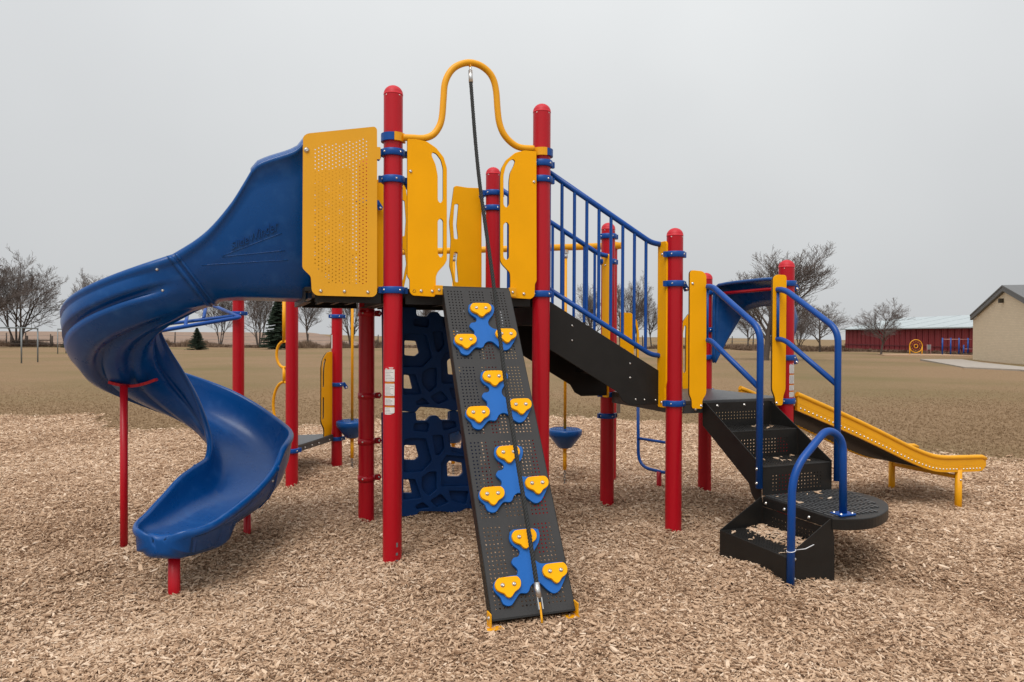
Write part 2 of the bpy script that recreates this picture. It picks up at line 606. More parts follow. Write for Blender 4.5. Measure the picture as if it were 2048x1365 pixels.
def instancer(name, pts, rot, scl, tone, idx, sources, label, cat):
    me = bpy.data.meshes.new(name)
    n = len(pts)
    me.vertices.add(n)
    me.vertices.foreach_set('co', np.asarray(pts, np.float32).ravel())
    for nm, ty, arr in (('rot', 'FLOAT_VECTOR', rot), ('scl', 'FLOAT_VECTOR', scl)):
        a = me.attributes.new(nm, ty, 'POINT')
        a.data.foreach_set('vector', np.asarray(arr, np.float32).ravel())
    a = me.attributes.new('tone', 'FLOAT', 'POINT'); a.data.foreach_set('value', np.asarray(tone, np.float32))
    a = me.attributes.new('idx', 'INT', 'POINT'); a.data.foreach_set('value', np.asarray(idx, np.int32))
    me.update()
    o = bpy.data.objects.new(name, me)
    COL.objects.link(o)
    src = bpy.data.collections.new(name + '_sources')
    for i, (m_, mt) in enumerate(sources):
        m_.materials.append(mt)
        src.objects.link(bpy.data.objects.new('%s_piece_%02d' % (name, i), m_))
    ng = bpy.data.node_groups.new(name, 'GeometryNodeTree')
    ng.interface.new_socket('Geometry', in_out='INPUT', socket_type='NodeSocketGeometry')
    ng.interface.new_socket('Geometry', in_out='OUTPUT', socket_type='NodeSocketGeometry')
    N = ng.nodes
    gi, go = N.new('NodeGroupInput'), N.new('NodeGroupOutput')
    ci = N.new('GeometryNodeCollectionInfo')
    ci.inputs['Collection'].default_value = src
    ci.inputs['Separate Children'].default_value = True
    ci.inputs['Reset Children'].default_value = True
    ip = N.new('GeometryNodeInstanceOnPoints')
    ip.inputs['Pick Instance'].default_value = True

    def na(nm, ty):
        q = N.new('GeometryNodeInputNamedAttribute')
        q.data_type = ty
        q.inputs['Name'].default_value = nm
        return [s for s in q.outputs if s.enabled and s.name == 'Attribute'][0]
    e2r = N.new('FunctionNodeEulerToRotation')
    ng.links.new(na('rot', 'FLOAT_VECTOR'), e2r.inputs[0])
    ng.links.new(gi.outputs[0], ip.inputs['Points'])
    ng.links.new(ci.outputs[0], ip.inputs['Instance'])
    ng.links.new(na('idx', 'INT'), ip.inputs['Instance Index'])
    ng.links.new(e2r.outputs[0], ip.inputs['Rotation'])
    ng.links.new(na('scl', 'FLOAT_VECTOR'), ip.inputs['Scale'])
    ng.links.new(ip.outputs[0], go.inputs[0])
    md = o.modifiers.new('scatter', 'NODES')
    md.node_group = ng
    tag(o, label, cat)
    o['kind'] = 'stuff'
    return o


def chip_mesh(seed):
    r_ = random.Random(seed)
    L = 1.
    n = 3
    Vv = []
    for i in range(n + 1):
        t = i / n - .5
        w = .5 * (1 - .55 * abs(2 * t) ** 2.2) * r_.uniform(.8, 1.15)
        off = .12 * r_.uniform(-1, 1)
        zz = .25 * r_.uniform(-1, 1) * (1 if 0 < i < n else 1.6)
        Vv += [(t * L, off - w, zz - .5), (t * L, off + w, zz - .5 + .2 * r_.uniform(-1, 1)), (t * L, off + w * .9, zz + .5), (t * L, off - w * .9, zz + .5 + .2 * r_.uniform(-1, 1))]
    Ff = []
    for i in range(n):
        for k in range(4):
            Ff.append((i * 4 + k, i * 4 + (k + 1) % 4, i * 4 + 4 + (k + 1) % 4, i * 4 + 4 + k))
    Ff += [(3, 2, 1, 0), (n * 4, n * 4 + 1, n * 4 + 2, n * 4 + 3)]
    m_ = bpy.data.meshes.new('chip')
    m_.from_pydata(Vv, [], Ff)
    m_.update()
    return m_


# height lookup grid for fast numpy sampling
gx = np.arange(-15, 13.01, .05); gy = np.arange(1.5, 14.2, .05)
HZ = np.array([[mulch_z(x, y) for x in gx[::2]] for y in gy[::2]])
EY = np.array([edge_y(x) for x in gx])


def hz_np(x, y):
    fx = np.clip((x - gx[0]) / .10, 0, HZ.shape[1] - 1.01); fy = np.clip((y - gy[0]) / .10, 0, HZ.shape[0] - 1.01)
    i = fx.astype(int); j = fy.astype(int); a = fx - i; b = fy - j
    return (HZ[j, i] * (1 - a) + HZ[j, i + 1] * a) * (1 - b) + (HZ[j + 1, i] * (1 - a) + HZ[j + 1, i + 1] * a) * b


def sample_cone(n, y0, y1, dens_pow, marg=.9, xf=.80):
    """random ground points in front of the camera, density falling with distance"""
    uu = rng.random(n)
    p = 2 - dens_pow
    y = (y0 ** p + uu * (y1 ** p - y0 ** p)) ** (1 / p)
    x = (rng.random(n) * 2 - 1) * (xf * y + marg)
    return x, y


def clump(x, y, s):
    return np.sin(x * 2.1 * s + 1.3 * np.sin(y * 1.7 * s)) * np.sin(y * 2.3 * s + 1.1 * np.sin(x * 1.9 * s + 2))


NCH = 650000
x, y = sample_cone(NCH, 2.4, 13.6, 1.85, 1.3, .82)
ed = np.interp(x, gx, EY)
keep = y < ed + .25 * rng.standard_normal(NCH) * (rng.random(NCH) < .25) - .05
x, y = x[keep], y[keep]
n = len(x)
z = hz_np(x, y) + rng.random(n) * .022 - .008
dist = sstep
big = rng.random(n) < .05
L = np.clip(np.where(big, np.exp(rng.normal(math.log(.034), .22, n)), np.exp(rng.normal(math.log(.0185), .38, n))), .006, .075) * (1 + .085 * np.maximum(0, y - 3.5))
Wd = L * rng.uniform(.18, .42, n); Wd = np.clip(Wd, .004, .03)
T = Wd * rng.uniform(.25, .6, n)
rot = np.stack([rng.normal(0, .35, n), rng.normal(0, .26, n), rng.random(n) * 6.283], 1)
tone = np.clip(.50 + .05 * np.clip((y - 5) / 4, -.6, 1.2) + .09 * clump(x, y, .45) + .08 * clump(x, y, 1.1) + .05 * clump(x, y, 2.6) + rng.normal(0, .25, n) + .08 * big, 0, 1)
chips = instancer('wood_chips', np.stack([x, y, z], 1), rot, np.stack([L, Wd, T], 1), tone, rng.integers(0, 8, n),
                  [(chip_mesh(i), M['chip']) for i in range(8)], 'loose tan wood chips covering the playground bed', 'wood chips')


def tuft_mesh(seed, nb=7, h=1., lean=.5):
    r_ = random.Random(seed)
    Vv, Ff = [], []
    for b in range(nb):
        a = r_.uniform(0, 6.283); d = r_.uniform(0, .35)
        bx, by = d * math.cos(a), d * math.sin(a)
        ln = r_.uniform(.2, lean); a2 = a + r_.uniform(-1, 1)
        hh = h * r_.uniform(.5, 1)
        w = .035
        px, py = -math.sin(a2) * w, math.cos(a2) * w
        o = len(Vv)
        Vv += [(bx - px, by - py, 0), (bx + px, by + py, 0), (bx + .5 * ln * math.cos(a2) - px * .8, by + .5 * ln * math.sin(a2) - py * .8, hh * .6),
               (bx + .5 * ln * math.cos(a2) + px * .8, by + .5 * ln * math.sin(a2) + py * .8, hh * .6), (bx + 1.2 * ln * math.cos(a2), by + 1.2 * ln * math.sin(a2), hh * .9)]
        Ff += [(o, o + 1, o + 3, o + 2), (o + 2, o + 3, o + 4)]
    m_ = bpy.data.meshes.new('tuft')
    m_.from_pydata(Vv, [], Ff)
    m_.update()
    return m_


NG = 110000
x, y = sample_cone(NG, 8.2, 24, 1.8, 2, .80)
ed = np.interp(x, gx, EY)
keep = (y > ed - .1 + .25 * np.abs(rng.standard_normal(NG)) * (rng.random(NG) < .5) - .35 * (rng.random(NG) < .08))
x, y = x[keep], y[keep]
n = len(x)
z = np.array([terrain_z(a, b) for a, b in zip(x, y)]) - .004
fade = np.clip((24 - y) / 10, .2, 1)
hgt = rng.uniform(.018, .05, n) * fade
wid = rng.uniform(.03, .06, n)
tone = np.clip(.48 + .13 * clump(x, y, .22) + .09 * clump(x, y, .9) + rng.normal(0, .09, n), 0, 1)
grass = instancer('dormant_grass', np.stack([x, y, z], 1), np.stack([rng.normal(0, .1, n), rng.normal(0, .1, n), rng.random(n) * 6.283], 1),
                  np.stack([wid, wid, hgt], 1), tone, rng.integers(0, 5, n), [(tuft_mesh(50 + i, 9, 1., .35), M['blade']) for i in range(5)],
                  'short brown winter grass covering the lawn', 'grass')


# ================================================================= play structure
PS = thing('play_structure', 'red, yellow and blue playground structure with spiral slide, decks, stairs and roller slide', 'playground', (0, 5.6, 0))


def S(k, s, t, z):
    p = POST[k] + U * s + V * t
    return Vector((p.x, p.y, z))


# ---- posts, caps and clamps
PR = .0635
TOPS = dict(A=3.19, R=3.194, B=2.95, J=2.976, D=2.367, C=2.566, F=2.165, E=2.143, L=2.546, G=2.15, H=2.12, I=2.62)
_clampm = {}


def clamp_mesh(kind):
    if kind in _clampm:
        return _clampm[kind]
    b = MB()
    h = .023
    b.lathe((0, 0, 0), [(PR + .0005, -h), (PR + .013, -h), (PR + .016, -h + .004), (PR + .016, h - .004), (PR + .013, h), (PR + .0005, h)], 28)
    # joint lugs where the half rings meet
    for a in (0, math.pi):
        c = Vector((math.cos(a), math.sin(a), 0))
        t_ = Vector((-c.y, c.x, 0))
        b.box(c * (PR + .022), c, t_, UZ, .012, .013, h * .92)
    if kind == 'ear':
        b.prism([Vector((PR + .01, -.006, h)), Vector((PR + .01, -.006, -h)), Vector((PR + .03, -.006, -h - .035)), Vector((PR + .058, -.006, -h - .03)), Vector((PR + .066, -.006, -h - .008)), Vector((PR + .03, -.006, h))], (0, .012, 0))
    me_ = b.mesh('clamp')
    me_.materials.append(M['blue'])
    _clampm[kind] = me_
    return me_


posts = {}


def clamp(k, z, ang=0., kind='ring'):
    o = mesh_obj('clamp', clamp_mesh(kind), None, posts[k])
    o.matrix_basis = Matrix.Translation((POST[k].x, POST[k].y, z)) @ Matrix.Rotation(ang, 4, 'Z')
    # bolts on the face of the clamp towards the path
    for da in (-.75, .75):
        a = -math.pi / 2 + da + .35 * math.sin(z * 7)
        d = Vector((math.cos(a), math.sin(a), 0))
        bolt(posts[k], Vector((POST[k].x, POST[k].y, z)) + d * (PR + .016), d, .0058)
    if kind == 'ear':
        d = Vector((math.cos(ang), math.sin(ang), 0)); nn = Vector((d.y, -d.x, 0))
        bolt(posts[k], Vector((POST[k].x, POST[k].y, z - .04)) + d * (PR + .045) + nn * .008, nn, .010)
    return o


PLAB = dict(A='tall red post with safety stickers beside the climbing ramp', R='tall red post right of the climbing ramp')
for k, p in POST.items():
    b = MB()
    b.lathe((p.x, p.y, 0), [(PR, -.35), (PR, TOPS[k] - .062)], 32)
    posts[k] = b.build('post', 'red', PS, PLAB.get(k), fix=False)
    b = MB()
    r0 = PR + .0012
    prof = [(PR - .002, -.066), (r0, -.066), (r0, -.060)] + [(r0 * math.cos(a), -.060 + .060 * math.sin(a)) for a in np.linspace(0, math.pi / 2 - .001, 9)]
    b.lathe((p.x, p.y, TOPS[k]), prof, 32)
    b.build('cap', 'redcap', posts[k], fix=False)
    for da in (-.35, 1.2, 2.8):
        a = -math.pi / 2 + da - .3
        d = Vector((math.cos(a), math.sin(a), 0))
        bolt(posts[k], Vector((p.x, p.y, TOPS[k] - .075)) + d * (PR - .001), d, .0045, 'rivet')

aU, aV = TH, TH + math.pi / 2
for k, z, a, kind in (('A', 2.738, aU + math.pi, 'ear'), ('A', 2.56, aU, 'ear'), ('A', 1.824, aU, 'ring'),
                      ('R', 2.76, aU, 'ring'), ('R', 2.646, aU + math.pi, 'ring'), ('R', 1.824, aU, 'ring'),
                      ('J', 2.749, aU + math.pi, 'ear'), ('J', 2.62, aU, 'ring'), ('J', 1.824, aU, 'ring'), ('B', 2.6, aU, 'ear'), ('B', 1.824, aV, 'ring'),
                      ('D', 2.159, aU + math.pi, 'ring'), ('D', 1.932, aU, 'ear'), ('D', 1.002, aU, 'ring'),
                      ('C', 2.438, aU, 'ring'), ('C', 2.205, aU, 'ring'), ('C', 1.27, aU, 'ring'), ('C', .985, aU, 'ring'), ('C', .788, aU, 'ring'),
                      ('F', 1.965, aU, 'ear'), ('F', 1.349, aU, 'ear'), ('F', .989, aU, 'ring'),
                      ('E', 1.949, aU, 'ring'), ('E', 1.586, aU, 'ring'), ('E', 1.32, aU, 'ear'), ('E', .989, aU, 'ring'),
                      ('G', .311, aU, 'ring'), ('H', 1.761, aU, 'ring'), ('H', .311, aU, 'ring'), ('I', 1.741, aU, 'ring'), ('I', .285, aU, 'ring'), ('I', .93, aU, 'ear')):
    clamp(k, z, a, kind)


# stickers wrapped round a post
def wrap(k, mat, a0, a1, z0, z1, rr, name, cut=False, label=None):
    n_ = 8
    c = POST[k]
    Vv = []
    for i in range(n_ + 1):
        a = a0 + (a1 - a0) * i / n_
        zl = z0 + (.012 * max(0, (i - n_ * .6) / (n_ * .4)) if cut else 0)
        for z_ in (zl, z1):
            Vv.append((c.x + rr * math.cos(a), c.y + rr * math.sin(a), z_))
    b = MB()
    b.add(Vv, [(2 * i, 2 * i + 2, 2 * i + 3, 2 * i + 1) for i in range(n_)], True)
    return b.build(name, mat, posts[k], label, fix=False)


def stickers(k, a0, a1, zt, sc_=1.):
    z = zt
    wrap(k, 'redcap', a0 + .02, a1 - .02, z - .020 * sc_, z, PR + .0008, 'sticker_header')
    for f0, f1, zz in ((.08, .30, .014), (.45, .88, .007), (.5, .85, .015)):
        wrap(k, 'white', a0 + (a1 - a0) * f0, a0 + (a1 - a0) * f1, z - (zz + .004) * sc_, z - zz * sc_, PR + .0013, 'sticker_print')
    z -= .021 * sc_
    for hh, nl, band in ((.079, 7, 0), (.079, 9, 1), (.047, 5, 1), (.047, 4, 1)):
        if band:
            wrap(k, 'orange', a0, a1 - .03, z - .011 * sc_, z, PR + .0008, 'sticker_band')
            z -= .0115 * sc_
        wrap(k, 'white', a0, a1, z - hh * sc_, z, PR + .0010, 'sticker', cut=(hh < .05 and nl == 4), label='white safety sticker on red post')
        for i in range(nl):
            zl = z - (hh * (i + .8) / (nl + .8)) * sc_
            e = random.uniform(.55, .95)
            wrap(k, 'dtext', a0 + (a1 - a0) * .07, a0 + (a1 - a0) * e, zl - .0022, zl, PR + .0014, 'sticker_print')
        z -= (hh + .004) * sc_


fc = math.atan2(-POST['A'].y, -POST['A'].x)
stickers('A', fc - .90, fc + .19, 1.318)
ff = math.atan2(-POST['F'].y, -POST['F'].x)
stickers('F', ff + .45, ff + 1.5, 1.31, .9)
wrap('I', 'white', fc - 1.6, fc - .9, 1.36, 1.52, PR + .001, 'sticker')
wrap('A', 'galv', fc + .42, fc + .62, .115, .145, PR + .001, 'maker_plate')
wrap('A', 'dtext', fc + .38, fc + .62, .060, .078, PR + .001, 'maker_mark')
wrap('A', 'dtext', fc + .36, fc + .68, .020, .030, PR + .001, 'maker_mark')

# ---- decks
def deck(name, pts, ztop, depth, mat, label, cut=.085, thick=.03):
    """polygon deck with cut corners, a skirt and underside ribs"""
    n_ = len(pts)
    poly = []
    for i in range(n_):
        a, b_, c = pts[i - 1], pts[i], pts[(i + 1) % n_]
        poly += [b_ + (a - b_).normalized() * cut, b_ + (c - b_).normalized() * cut]
    b = MB()
    up = [Vector((p.x, p.y, ztop)) for p in poly]
    b.prism([p - Vector((0, 0, thick)) for p in up], (0, 0, thick))
    o = b.build(name, mat, PS, label, bevel=.005)
    cen = sum(pts, Vector()) / n_
    for i in range(n_):
        p, q = poly[(2 * i + 1)], poly[(2 * i + 2) % (2 * n_)]
        d = (q - p).normalized(); nn = Vector((d.y, -d.x, 0))
        if nn.dot(p - cen) < 0:
            nn = -nn
        sk = MB()
        c = (p + q) / 2 + nn * -.004
        sk.box((c.x, c.y, ztop - thick - (depth - thick) / 2), d, nn, UZ, (q - p).length / 2, .004, (depth - thick) / 2)
        c2 = c - nn * .022
        sk.box((c2.x, c2.y, ztop - depth + .004), d, nn, UZ, (q - p).length / 2 - .01, .018, .003)
        sk.build('frame', mat, o)
    for f in (.3, .5, .7):
        rb = MB()
        p = poly[1].lerp(poly[2], f)
        q = poly[-1].lerp(poly[-2], f) if n_ == 4 else cen
        if n_ == 4:
            p = pts[0].lerp(pts[1], f); q = pts[3].lerp(pts[2], f)
        d = (q - p).normalized(); nn = Vector((d.y, -d.x, 0)); c = (p + q) / 2
        rb.box((c.x, c.y, ztop - thick - .025), d, nn, UZ, (q - p).length / 2 - .05, .012, .022)
        rb.build('brace', mat, o)
    return o


deck('deck', [POST[k] for k in 'ARJB'], 1.838, .105, 'black', 'high black deck behind the climbing ramp')
eA, eB = POST['A'] - U * .02, POST['B'] - U * .02
dk = deck('deck', [eA - U * .545, eA, eB, eB - U * .545], 1.836, .10, 'black', 'short black entry deck of the spiral slide', cut=.06)
lowdeck = deck('deck', [POST[k] for k in 'DFEC'], 1.016, .10, 'deckm', 'low dark deck above the transfer steps')
for s_ in (.2, .36, .52, .68, .84):
    bolt(lowdeck, S('D', s_, -.005, .945), -V, .010)
trideck = deck('deck', [POST[k] for k in 'GIH'], .345, .075, 'deckm', 'low grey triangular deck behind the spiral slide', cut=.09)
gi = (POST['I'] - POST['G']).normalized()
for f in (.25, .4, .55, .8):
    p = POST['G'].lerp(POST['I'], f)
    bolt(trideck, (p.x + gi.y * .012, p.y - gi.x * .012, .30), (gi.y, -gi.x, 0), .008)

# ---- yellow panels on the high deck
def fpanel(name, outline, slots, k, off, label, thick=.019, bolts=(), mat='yellow', ax=None, rad=.012):
    ax = ax or U
    nrm = ax.cross(UZ)
    o_ = POST[k] - nrm * 0 + V * 0
    og = Vector((POST[k].x, POST[k].y, 0)) + nrm * off
    holes = [round2(h, .014) for h in slots]
    me_ = plate(round2(outline, rad), holes, (og, ax, UZ), thick, bevel=.0022)
    ob = mesh_obj(name, me_, mat, PS, label)
    me_.materials.append(M['edge'])
    for pl in me_.polygons:
        if abs(pl.normal.dot(nrm)) < .3:
            pl.material_index = 1
    for (s_, z_) in bolts:
        bolt(ob, og + ax * s_ + UZ * z_ + nrm * (thick + .001), nrm, .0092)
    return ob


LP = [(.079, 2.824), (.137, 2.828), (.212, 2.82), (.276, 2.783), (.327, 2.726), (.35, 2.654), (.352, 2.033), (.335, 2.002), (.288, 1.95), (.276, 1.919), (.276, 1.795), (.263, 1.783), (.118, 1.788), (.097, 1.809), (.097, 1.895), (.081, 1.913)]
LS = [[(.248, 2.753), (.276, 2.746), (.308, 2.706), (.323, 2.651), (.324, 2.435), (.305, 2.413), (.287, 2.432), (.286, 2.599), (.271, 2.672), (.243, 2.73)], [(.287, 2.296), (.305, 2.314), (.325, 2.299), (.326, 2.063), (.306, 2.046), (.288, 2.074)]]
RP = [(1.004, 2.83), (.913, 2.829), (.844, 2.806), (.776, 2.748), (.742, 2.688), (.733, 2.623), (.735, 2.049), (.747, 2.022), (.806, 1.965), (.81, 1.937), (.811, 1.802), (.823, 1.788), (.967, 1.783), (.995, 1.806), (.997, 1.891), (1.01, 1.911)]
RS = [[(.828, 2.76), (.844, 2.746), (.831, 2.709), (.806, 2.662), (.798, 2.603), (.799, 2.437), (.78, 2.415), (.758, 2.434), (.757, 2.638), (.773, 2.704), (.8, 2.744)], [(.758, 2.3), (.78, 2.318), (.799, 2.302), (.8, 2.065), (.781, 2.05), (.759, 2.069)]]
pl_ = fpanel('hand_panel', LP, LS, 'A', .06, 'yellow handhold panel left of the climbing ramp', bolts=[(.101, 2.611), (.175, 1.82), (.251, 1.82)])
fpanel('hand_panel', RP, RS, 'A', .06, 'yellow handhold panel right of the climbing ramp', bolts=[(.987, 2.613), (.836, 1.819), (.913, 1.818)])
# moulded recycling triangle on the left panel
tri = MB()
og = POST['A'] + U.cross(UZ) * (.06 + .0195)
for i in range(3):
    a0_, a1_ = math.pi / 2 + i * 2.094, math.pi / 2 + (i + 1) * 2.094
    q0 = og + U * (.128 + .015 * math.cos(a0_)) + UZ * (1.818 + .015 * math.sin(a0_))
    q1 = og + U * (.128 + .015 * math.cos(a1_)) + UZ * (1.818 + .015 * math.sin(a1_))
    tri.tube([q0.lerp(q1, .12), q0.lerp(q1, .88)], .0012, 5)
tri.build('recycling_mark', 'edge', pl_)
# back panels with a kinked edge, on the far side of the deck
BP = [(.744, 2.793), (.765, 2.803), (.863, 2.795), (.993, 2.801), (.996, 1.86), (.765, 1.86), (.727, 2.04), (.706, 2.117), (.718, 2.337), (.704, 2.493), (.725, 2.651)]
BS = [[(.749, 2.645), (.785, 2.65), (.769, 2.465), (.783, 2.348), (.747, 2.347), (.737, 2.479)], [(.747, 2.237), (.78, 2.238), (.771, 2.151), (.787, 1.979), (.76, 1.978), (.732, 2.118)]]
fpanel('hand_panel', BP, BS, 'B', -.06, 'yellow panel with kinked edge on the far side of the high deck')
mir = lambda L_, c=.5335: [(2 * c - x_, z_) for x_, z_ in L_][::-1]
fpanel('hand_panel', mir(BP), [mir(h) for h in BS], 'B', -.06, 'yellow panel with kinked edge behind the tall stickered post')
# J-R side infill seen through the right panel slots
fpanel('hand_panel', [(.03, 1.86), (.25, 1.86), (.25, 2.2), (.30, 2.3), (.30, 2.62), (.22, 2.74), (.10, 2.80), (.03, 2.80)], [], 'R', -.03, 'yellow panel at the top of the upper stairs', ax=V)

# ---- perforated panels of the slide entry
def perf_panel(k, off, flip, label):
    out = [(-.135, 2.886), (-.119, 2.872), (-.118, 2.74), (-.117, 1.796), (-.14, 1.774), (-.502, 1.775), (-.529, 1.80), (-.535, 1.895), (-.587, 1.946), (-.584, 2.775), (-.557, 2.797)]
    holes = []
    xs_ = np.linspace(-.187, -.509, 16)
    for i, xx in enumerate(xs_):
        ztop_ = 2.806 + (xx + .187) * (.087 / .322)
        zlow = 1.85 if xx > -.42 else 1.85 + (-.42 - xx) * 1.35
        ph = .012 * (i % 2)
        k0 = math.floor((ztop_ - ph) / .0240)
        zz = ph + k0 * .0240
        while zz > zlow:
            holes.append(circ(xx, zz, .0043, 8))
            zz -= .0240
    og = POST[k] + U.cross(UZ) * off
    me_ = plate(round2(out, .016), holes, (og, U, UZ), .004)
    ob = mesh_obj('perforated_panel', me_, 'ysteel', PS, label)
    nrm = U.cross(UZ)
    for s_, z_ in ((-.474, 1.804), (-.326, 1.805), (-.176, 1.804)):
        bolt(ob, og + U * s_ + UZ * z_ + nrm * .005, nrm, .0092)
    bolt(ob, og + U * -.562 + UZ * 2.692 + nrm * .005, nrm, .0145)
    return ob


pp = perf_panel('A', .06, 1, 'yellow perforated steel panel at the spiral slide entry')
bt = MB()
bt.box(POST['A'] + U * -.112 + U.cross(UZ) * .062 + UZ * 2.715, U, V, UZ, .016, .003, .04)
bt.build('panel_tab', 'ysteel', pp)
perf_panel('B', -.064, 1, 'yellow perforated steel panel on the far side of the slide entry')

# ---- arch over the climbing ramp
AR_ = [(.053, 2.831), (.113, 2.835), (.193, 2.841), (.256, 2.87), (.298, 2.927), (.319, 2.997), (.329, 3.122), (.338, 3.222), (.37, 3.3), (.421, 3.354), (.499, 3.388), (.578, 3.385), (.645, 3.35), (.685, 3.298), (.706, 3.219), (.717, 3.093), (.73, 3.005), (.761, 2.932), (.816, 2.877), (.885, 2.847), (.99, 2.849)]
b = MB()
b.tube(smooth_path([S('A', s_, -.06, z_ + .004) for s_, z_ in AR_], 5), .0225, 14)
arch = b.build('arch_bar', 'ypaint', PS, 'yellow bell-shaped pipe arch above the climbing ramp')
for k, sg in (('A', 1), ('R', -1)):
    h = MB()
    c = POST[k]
    a0_ = TH - math.pi / 2 + (.15 if sg > 0 else -.15)
    rr0, rr1 = PR + .0008, PR + .018
    arc_ = [a0_ + sg * q for q in np.linspace(-.25, 1.35, 9)]
    Pn = [(c.x + r_ * math.cos(a), c.y + r_ * math.sin(a)) for r_ in (rr0, rr1) for a in arc_]
    n9 = len(arc_)
    Vv = [(x_, y_, z_) for z_ in (2.81, 2.865) for x_, y_ in Pn]
    Ff = []
    for i in range(n9 - 1):
        Ff += [(i, i + 1, n9 + i + 1, n9 + i), (2 * n9 + i, 3 * n9 + i, 3 * n9 + i + 1, 2 * n9 + i + 1), (i, 2 * n9 + i, 2 * n9 + i + 1, i + 1), (n9 + i, n9 + i + 1, 3 * n9 + i + 1, 3 * n9 + i)]
    Ff += [(0, n9, 3 * n9, 2 * n9), (n9 - 1, 3 * n9 - 1, 4 * n9 - 1, 2 * n9 - 1)]
    h.add(Vv, Ff)
    h.build('arch_clamp', 'ypaint', arch)
    hb = MB()
    arc_ = [a0_ - sg * q for q in np.linspace(.27, 3.4, 14)]
    n9 = len(arc_)
    Pn = [(c.x + r_ * math.cos(a), c.y + r_ * math.sin(a)) for r_ in (rr0, rr1) for a in arc_]
    Vv = [(x_, y_, z_) for z_ in (2.812, 2.863) for x_, y_ in Pn]
    Ff = []
    for i in range(n9 - 1):
        Ff += [(i, i + 1, n9 + i + 1, n9 + i), (2 * n9 + i, 3 * n9 + i, 3 * n9 + i + 1, 2 * n9 + i + 1), (i, 2 * n9 + i, 2 * n9 + i + 1, i + 1), (n9 + i, n9 + i + 1, 3 * n9 + i + 1, 3 * n9 + i)]
    Ff += [(0, n9, 3 * n9, 2 * n9), (n9 - 1, 3 * n9 - 1, 4 * n9 - 1, 2 * n9 - 1)]
    hb.add(Vv, Ff)
    hb.build('clamp', 'blue', posts[k])

# ---- climbing ramp
RT, RB = Vector((-.2435, 4.79, 1.848)), Vector((.129, 3.694, .03))
dn = (RB - RT).normalized()
ac = Vector((.94384, .33034, -.00576)).normalized()
rn = dn.cross(ac).normalized()      # outward, towards the viewer
if rn.z < 0:
    rn = -rn


def RPT(a, b_, h=0.):
    return RT + ac * a + dn * b_ + rn * h


def perf_grid(xi, yi, frame, thick, hr):
    """rectangular sheet; xi, yi = lists of (start, end, is_cell); holes where both are cells"""
    og, ax, ay = frame
    az = ax.cross(ay)
    Vv, Ff = [], []
    for x0_, x1_, cx in xi:
        for y0_, y1_, cy in yi:
            o_ = len(Vv)
            if not (cx and cy):
                for h_ in (0, thick):
                    Vv += [og + ax * p_ + ay * q_ + az * h_ for p_, q_ in ((x0_, y0_), (x1_, y0_), (x1_, y1_), (x0_, y1_))]
                Ff += [(o_ + 3, o_ + 2, o_ + 1, o_), (o_ + 4, o_ + 5, o_ + 6, o_ + 7)]
                continue
            xm, ym = (x0_ + x1_) / 2, (y0_ + y1_) / 2
            sq = [(x1_, ym), (x1_, y1_), (xm, y1_), (x0_, y1_), (x0_, ym), (x0_, y0_), (xm, y0_), (x1_, y0_)]
            ci_ = circ(xm, ym, hr, 8)
            for h_ in (0, thick):
                Vv += [og + ax * p_ + ay * q_ + az * h_ for p_, q_ in sq + ci_]
            for k in range(8):
                k2 = (k + 1) % 8
                Ff += [(o_ + k2, o_ + k, o_ + 8 + k, o_ + 8 + k2), (o_ + 16 + k, o_ + 16 + k2, o_ + 24 + k2, o_ + 24 + k), (o_ + 8 + k, o_ + 24 + k, o_ + 24 + k2, o_ + 8 + k2)]
    me2 = bpy.data.meshes.new('perforated_sheet')
    me2.from_pydata(Vv, [], Ff)
    me2.update()
    return me2


def spans(total, groups, pitch):
    """groups: list of (first centre, count)"""
    out, cur = [], total[0]
    for c0, n_ in groups:
        st = c0 - pitch / 2
        if st > cur + 1e-5:
            out.append((cur, st, 0))
        for i in range(n_):
            out.append((st + i * pitch, st + (i + 1) * pitch, 1))
        cur = st + n_ * pitch
    if cur < total[1] - 1e-5:
        out.append((cur, total[1], 0))
    return out


rows = [(b0, int(round((b1 - b0) / .0227)) + 1) for b0, b1 in ((.034, .556), (.624, 1.07), (1.14, 1.585), (1.655, 2.095))]
yi = [(-e, -s_, c) for s_, e, c in spans((0, 2.135), rows, .0227)]
me_ = perf_grid(spans((-.235, .235), [(-.207, 5), (-.057, 5), (.095, 5)], .0228), yi, (RPT(0, 0, -.004), ac, -dn), .004, .0052)
ramp = mesh_obj('climbing_ramp', me_, 'ramp', PS, 'steep black perforated climbing ramp with blue and yellow footholds')
fl = MB()
for sg in (-1, 1):
    fl.box(RPT(sg * .2365, 1.075, -.032), ac, dn, rn, .0022, 1.06, .032)
fl.box(RPT(0, 2.140, -.03), ac, dn, rn, .236, .004, .031)
for k_ in range(6):     # rolled nose at the deck
    a = k_ / 5 * 1.2
    fl.box(RPT(0, -.001 - .018 * math.sin(a), -.005 - .018 * (1 - math.cos(a))), ac, (dn * math.cos(a) + rn * math.sin(a)), rn, .236, .004, .003)
fl.build('side_flange', 'black', ramp)
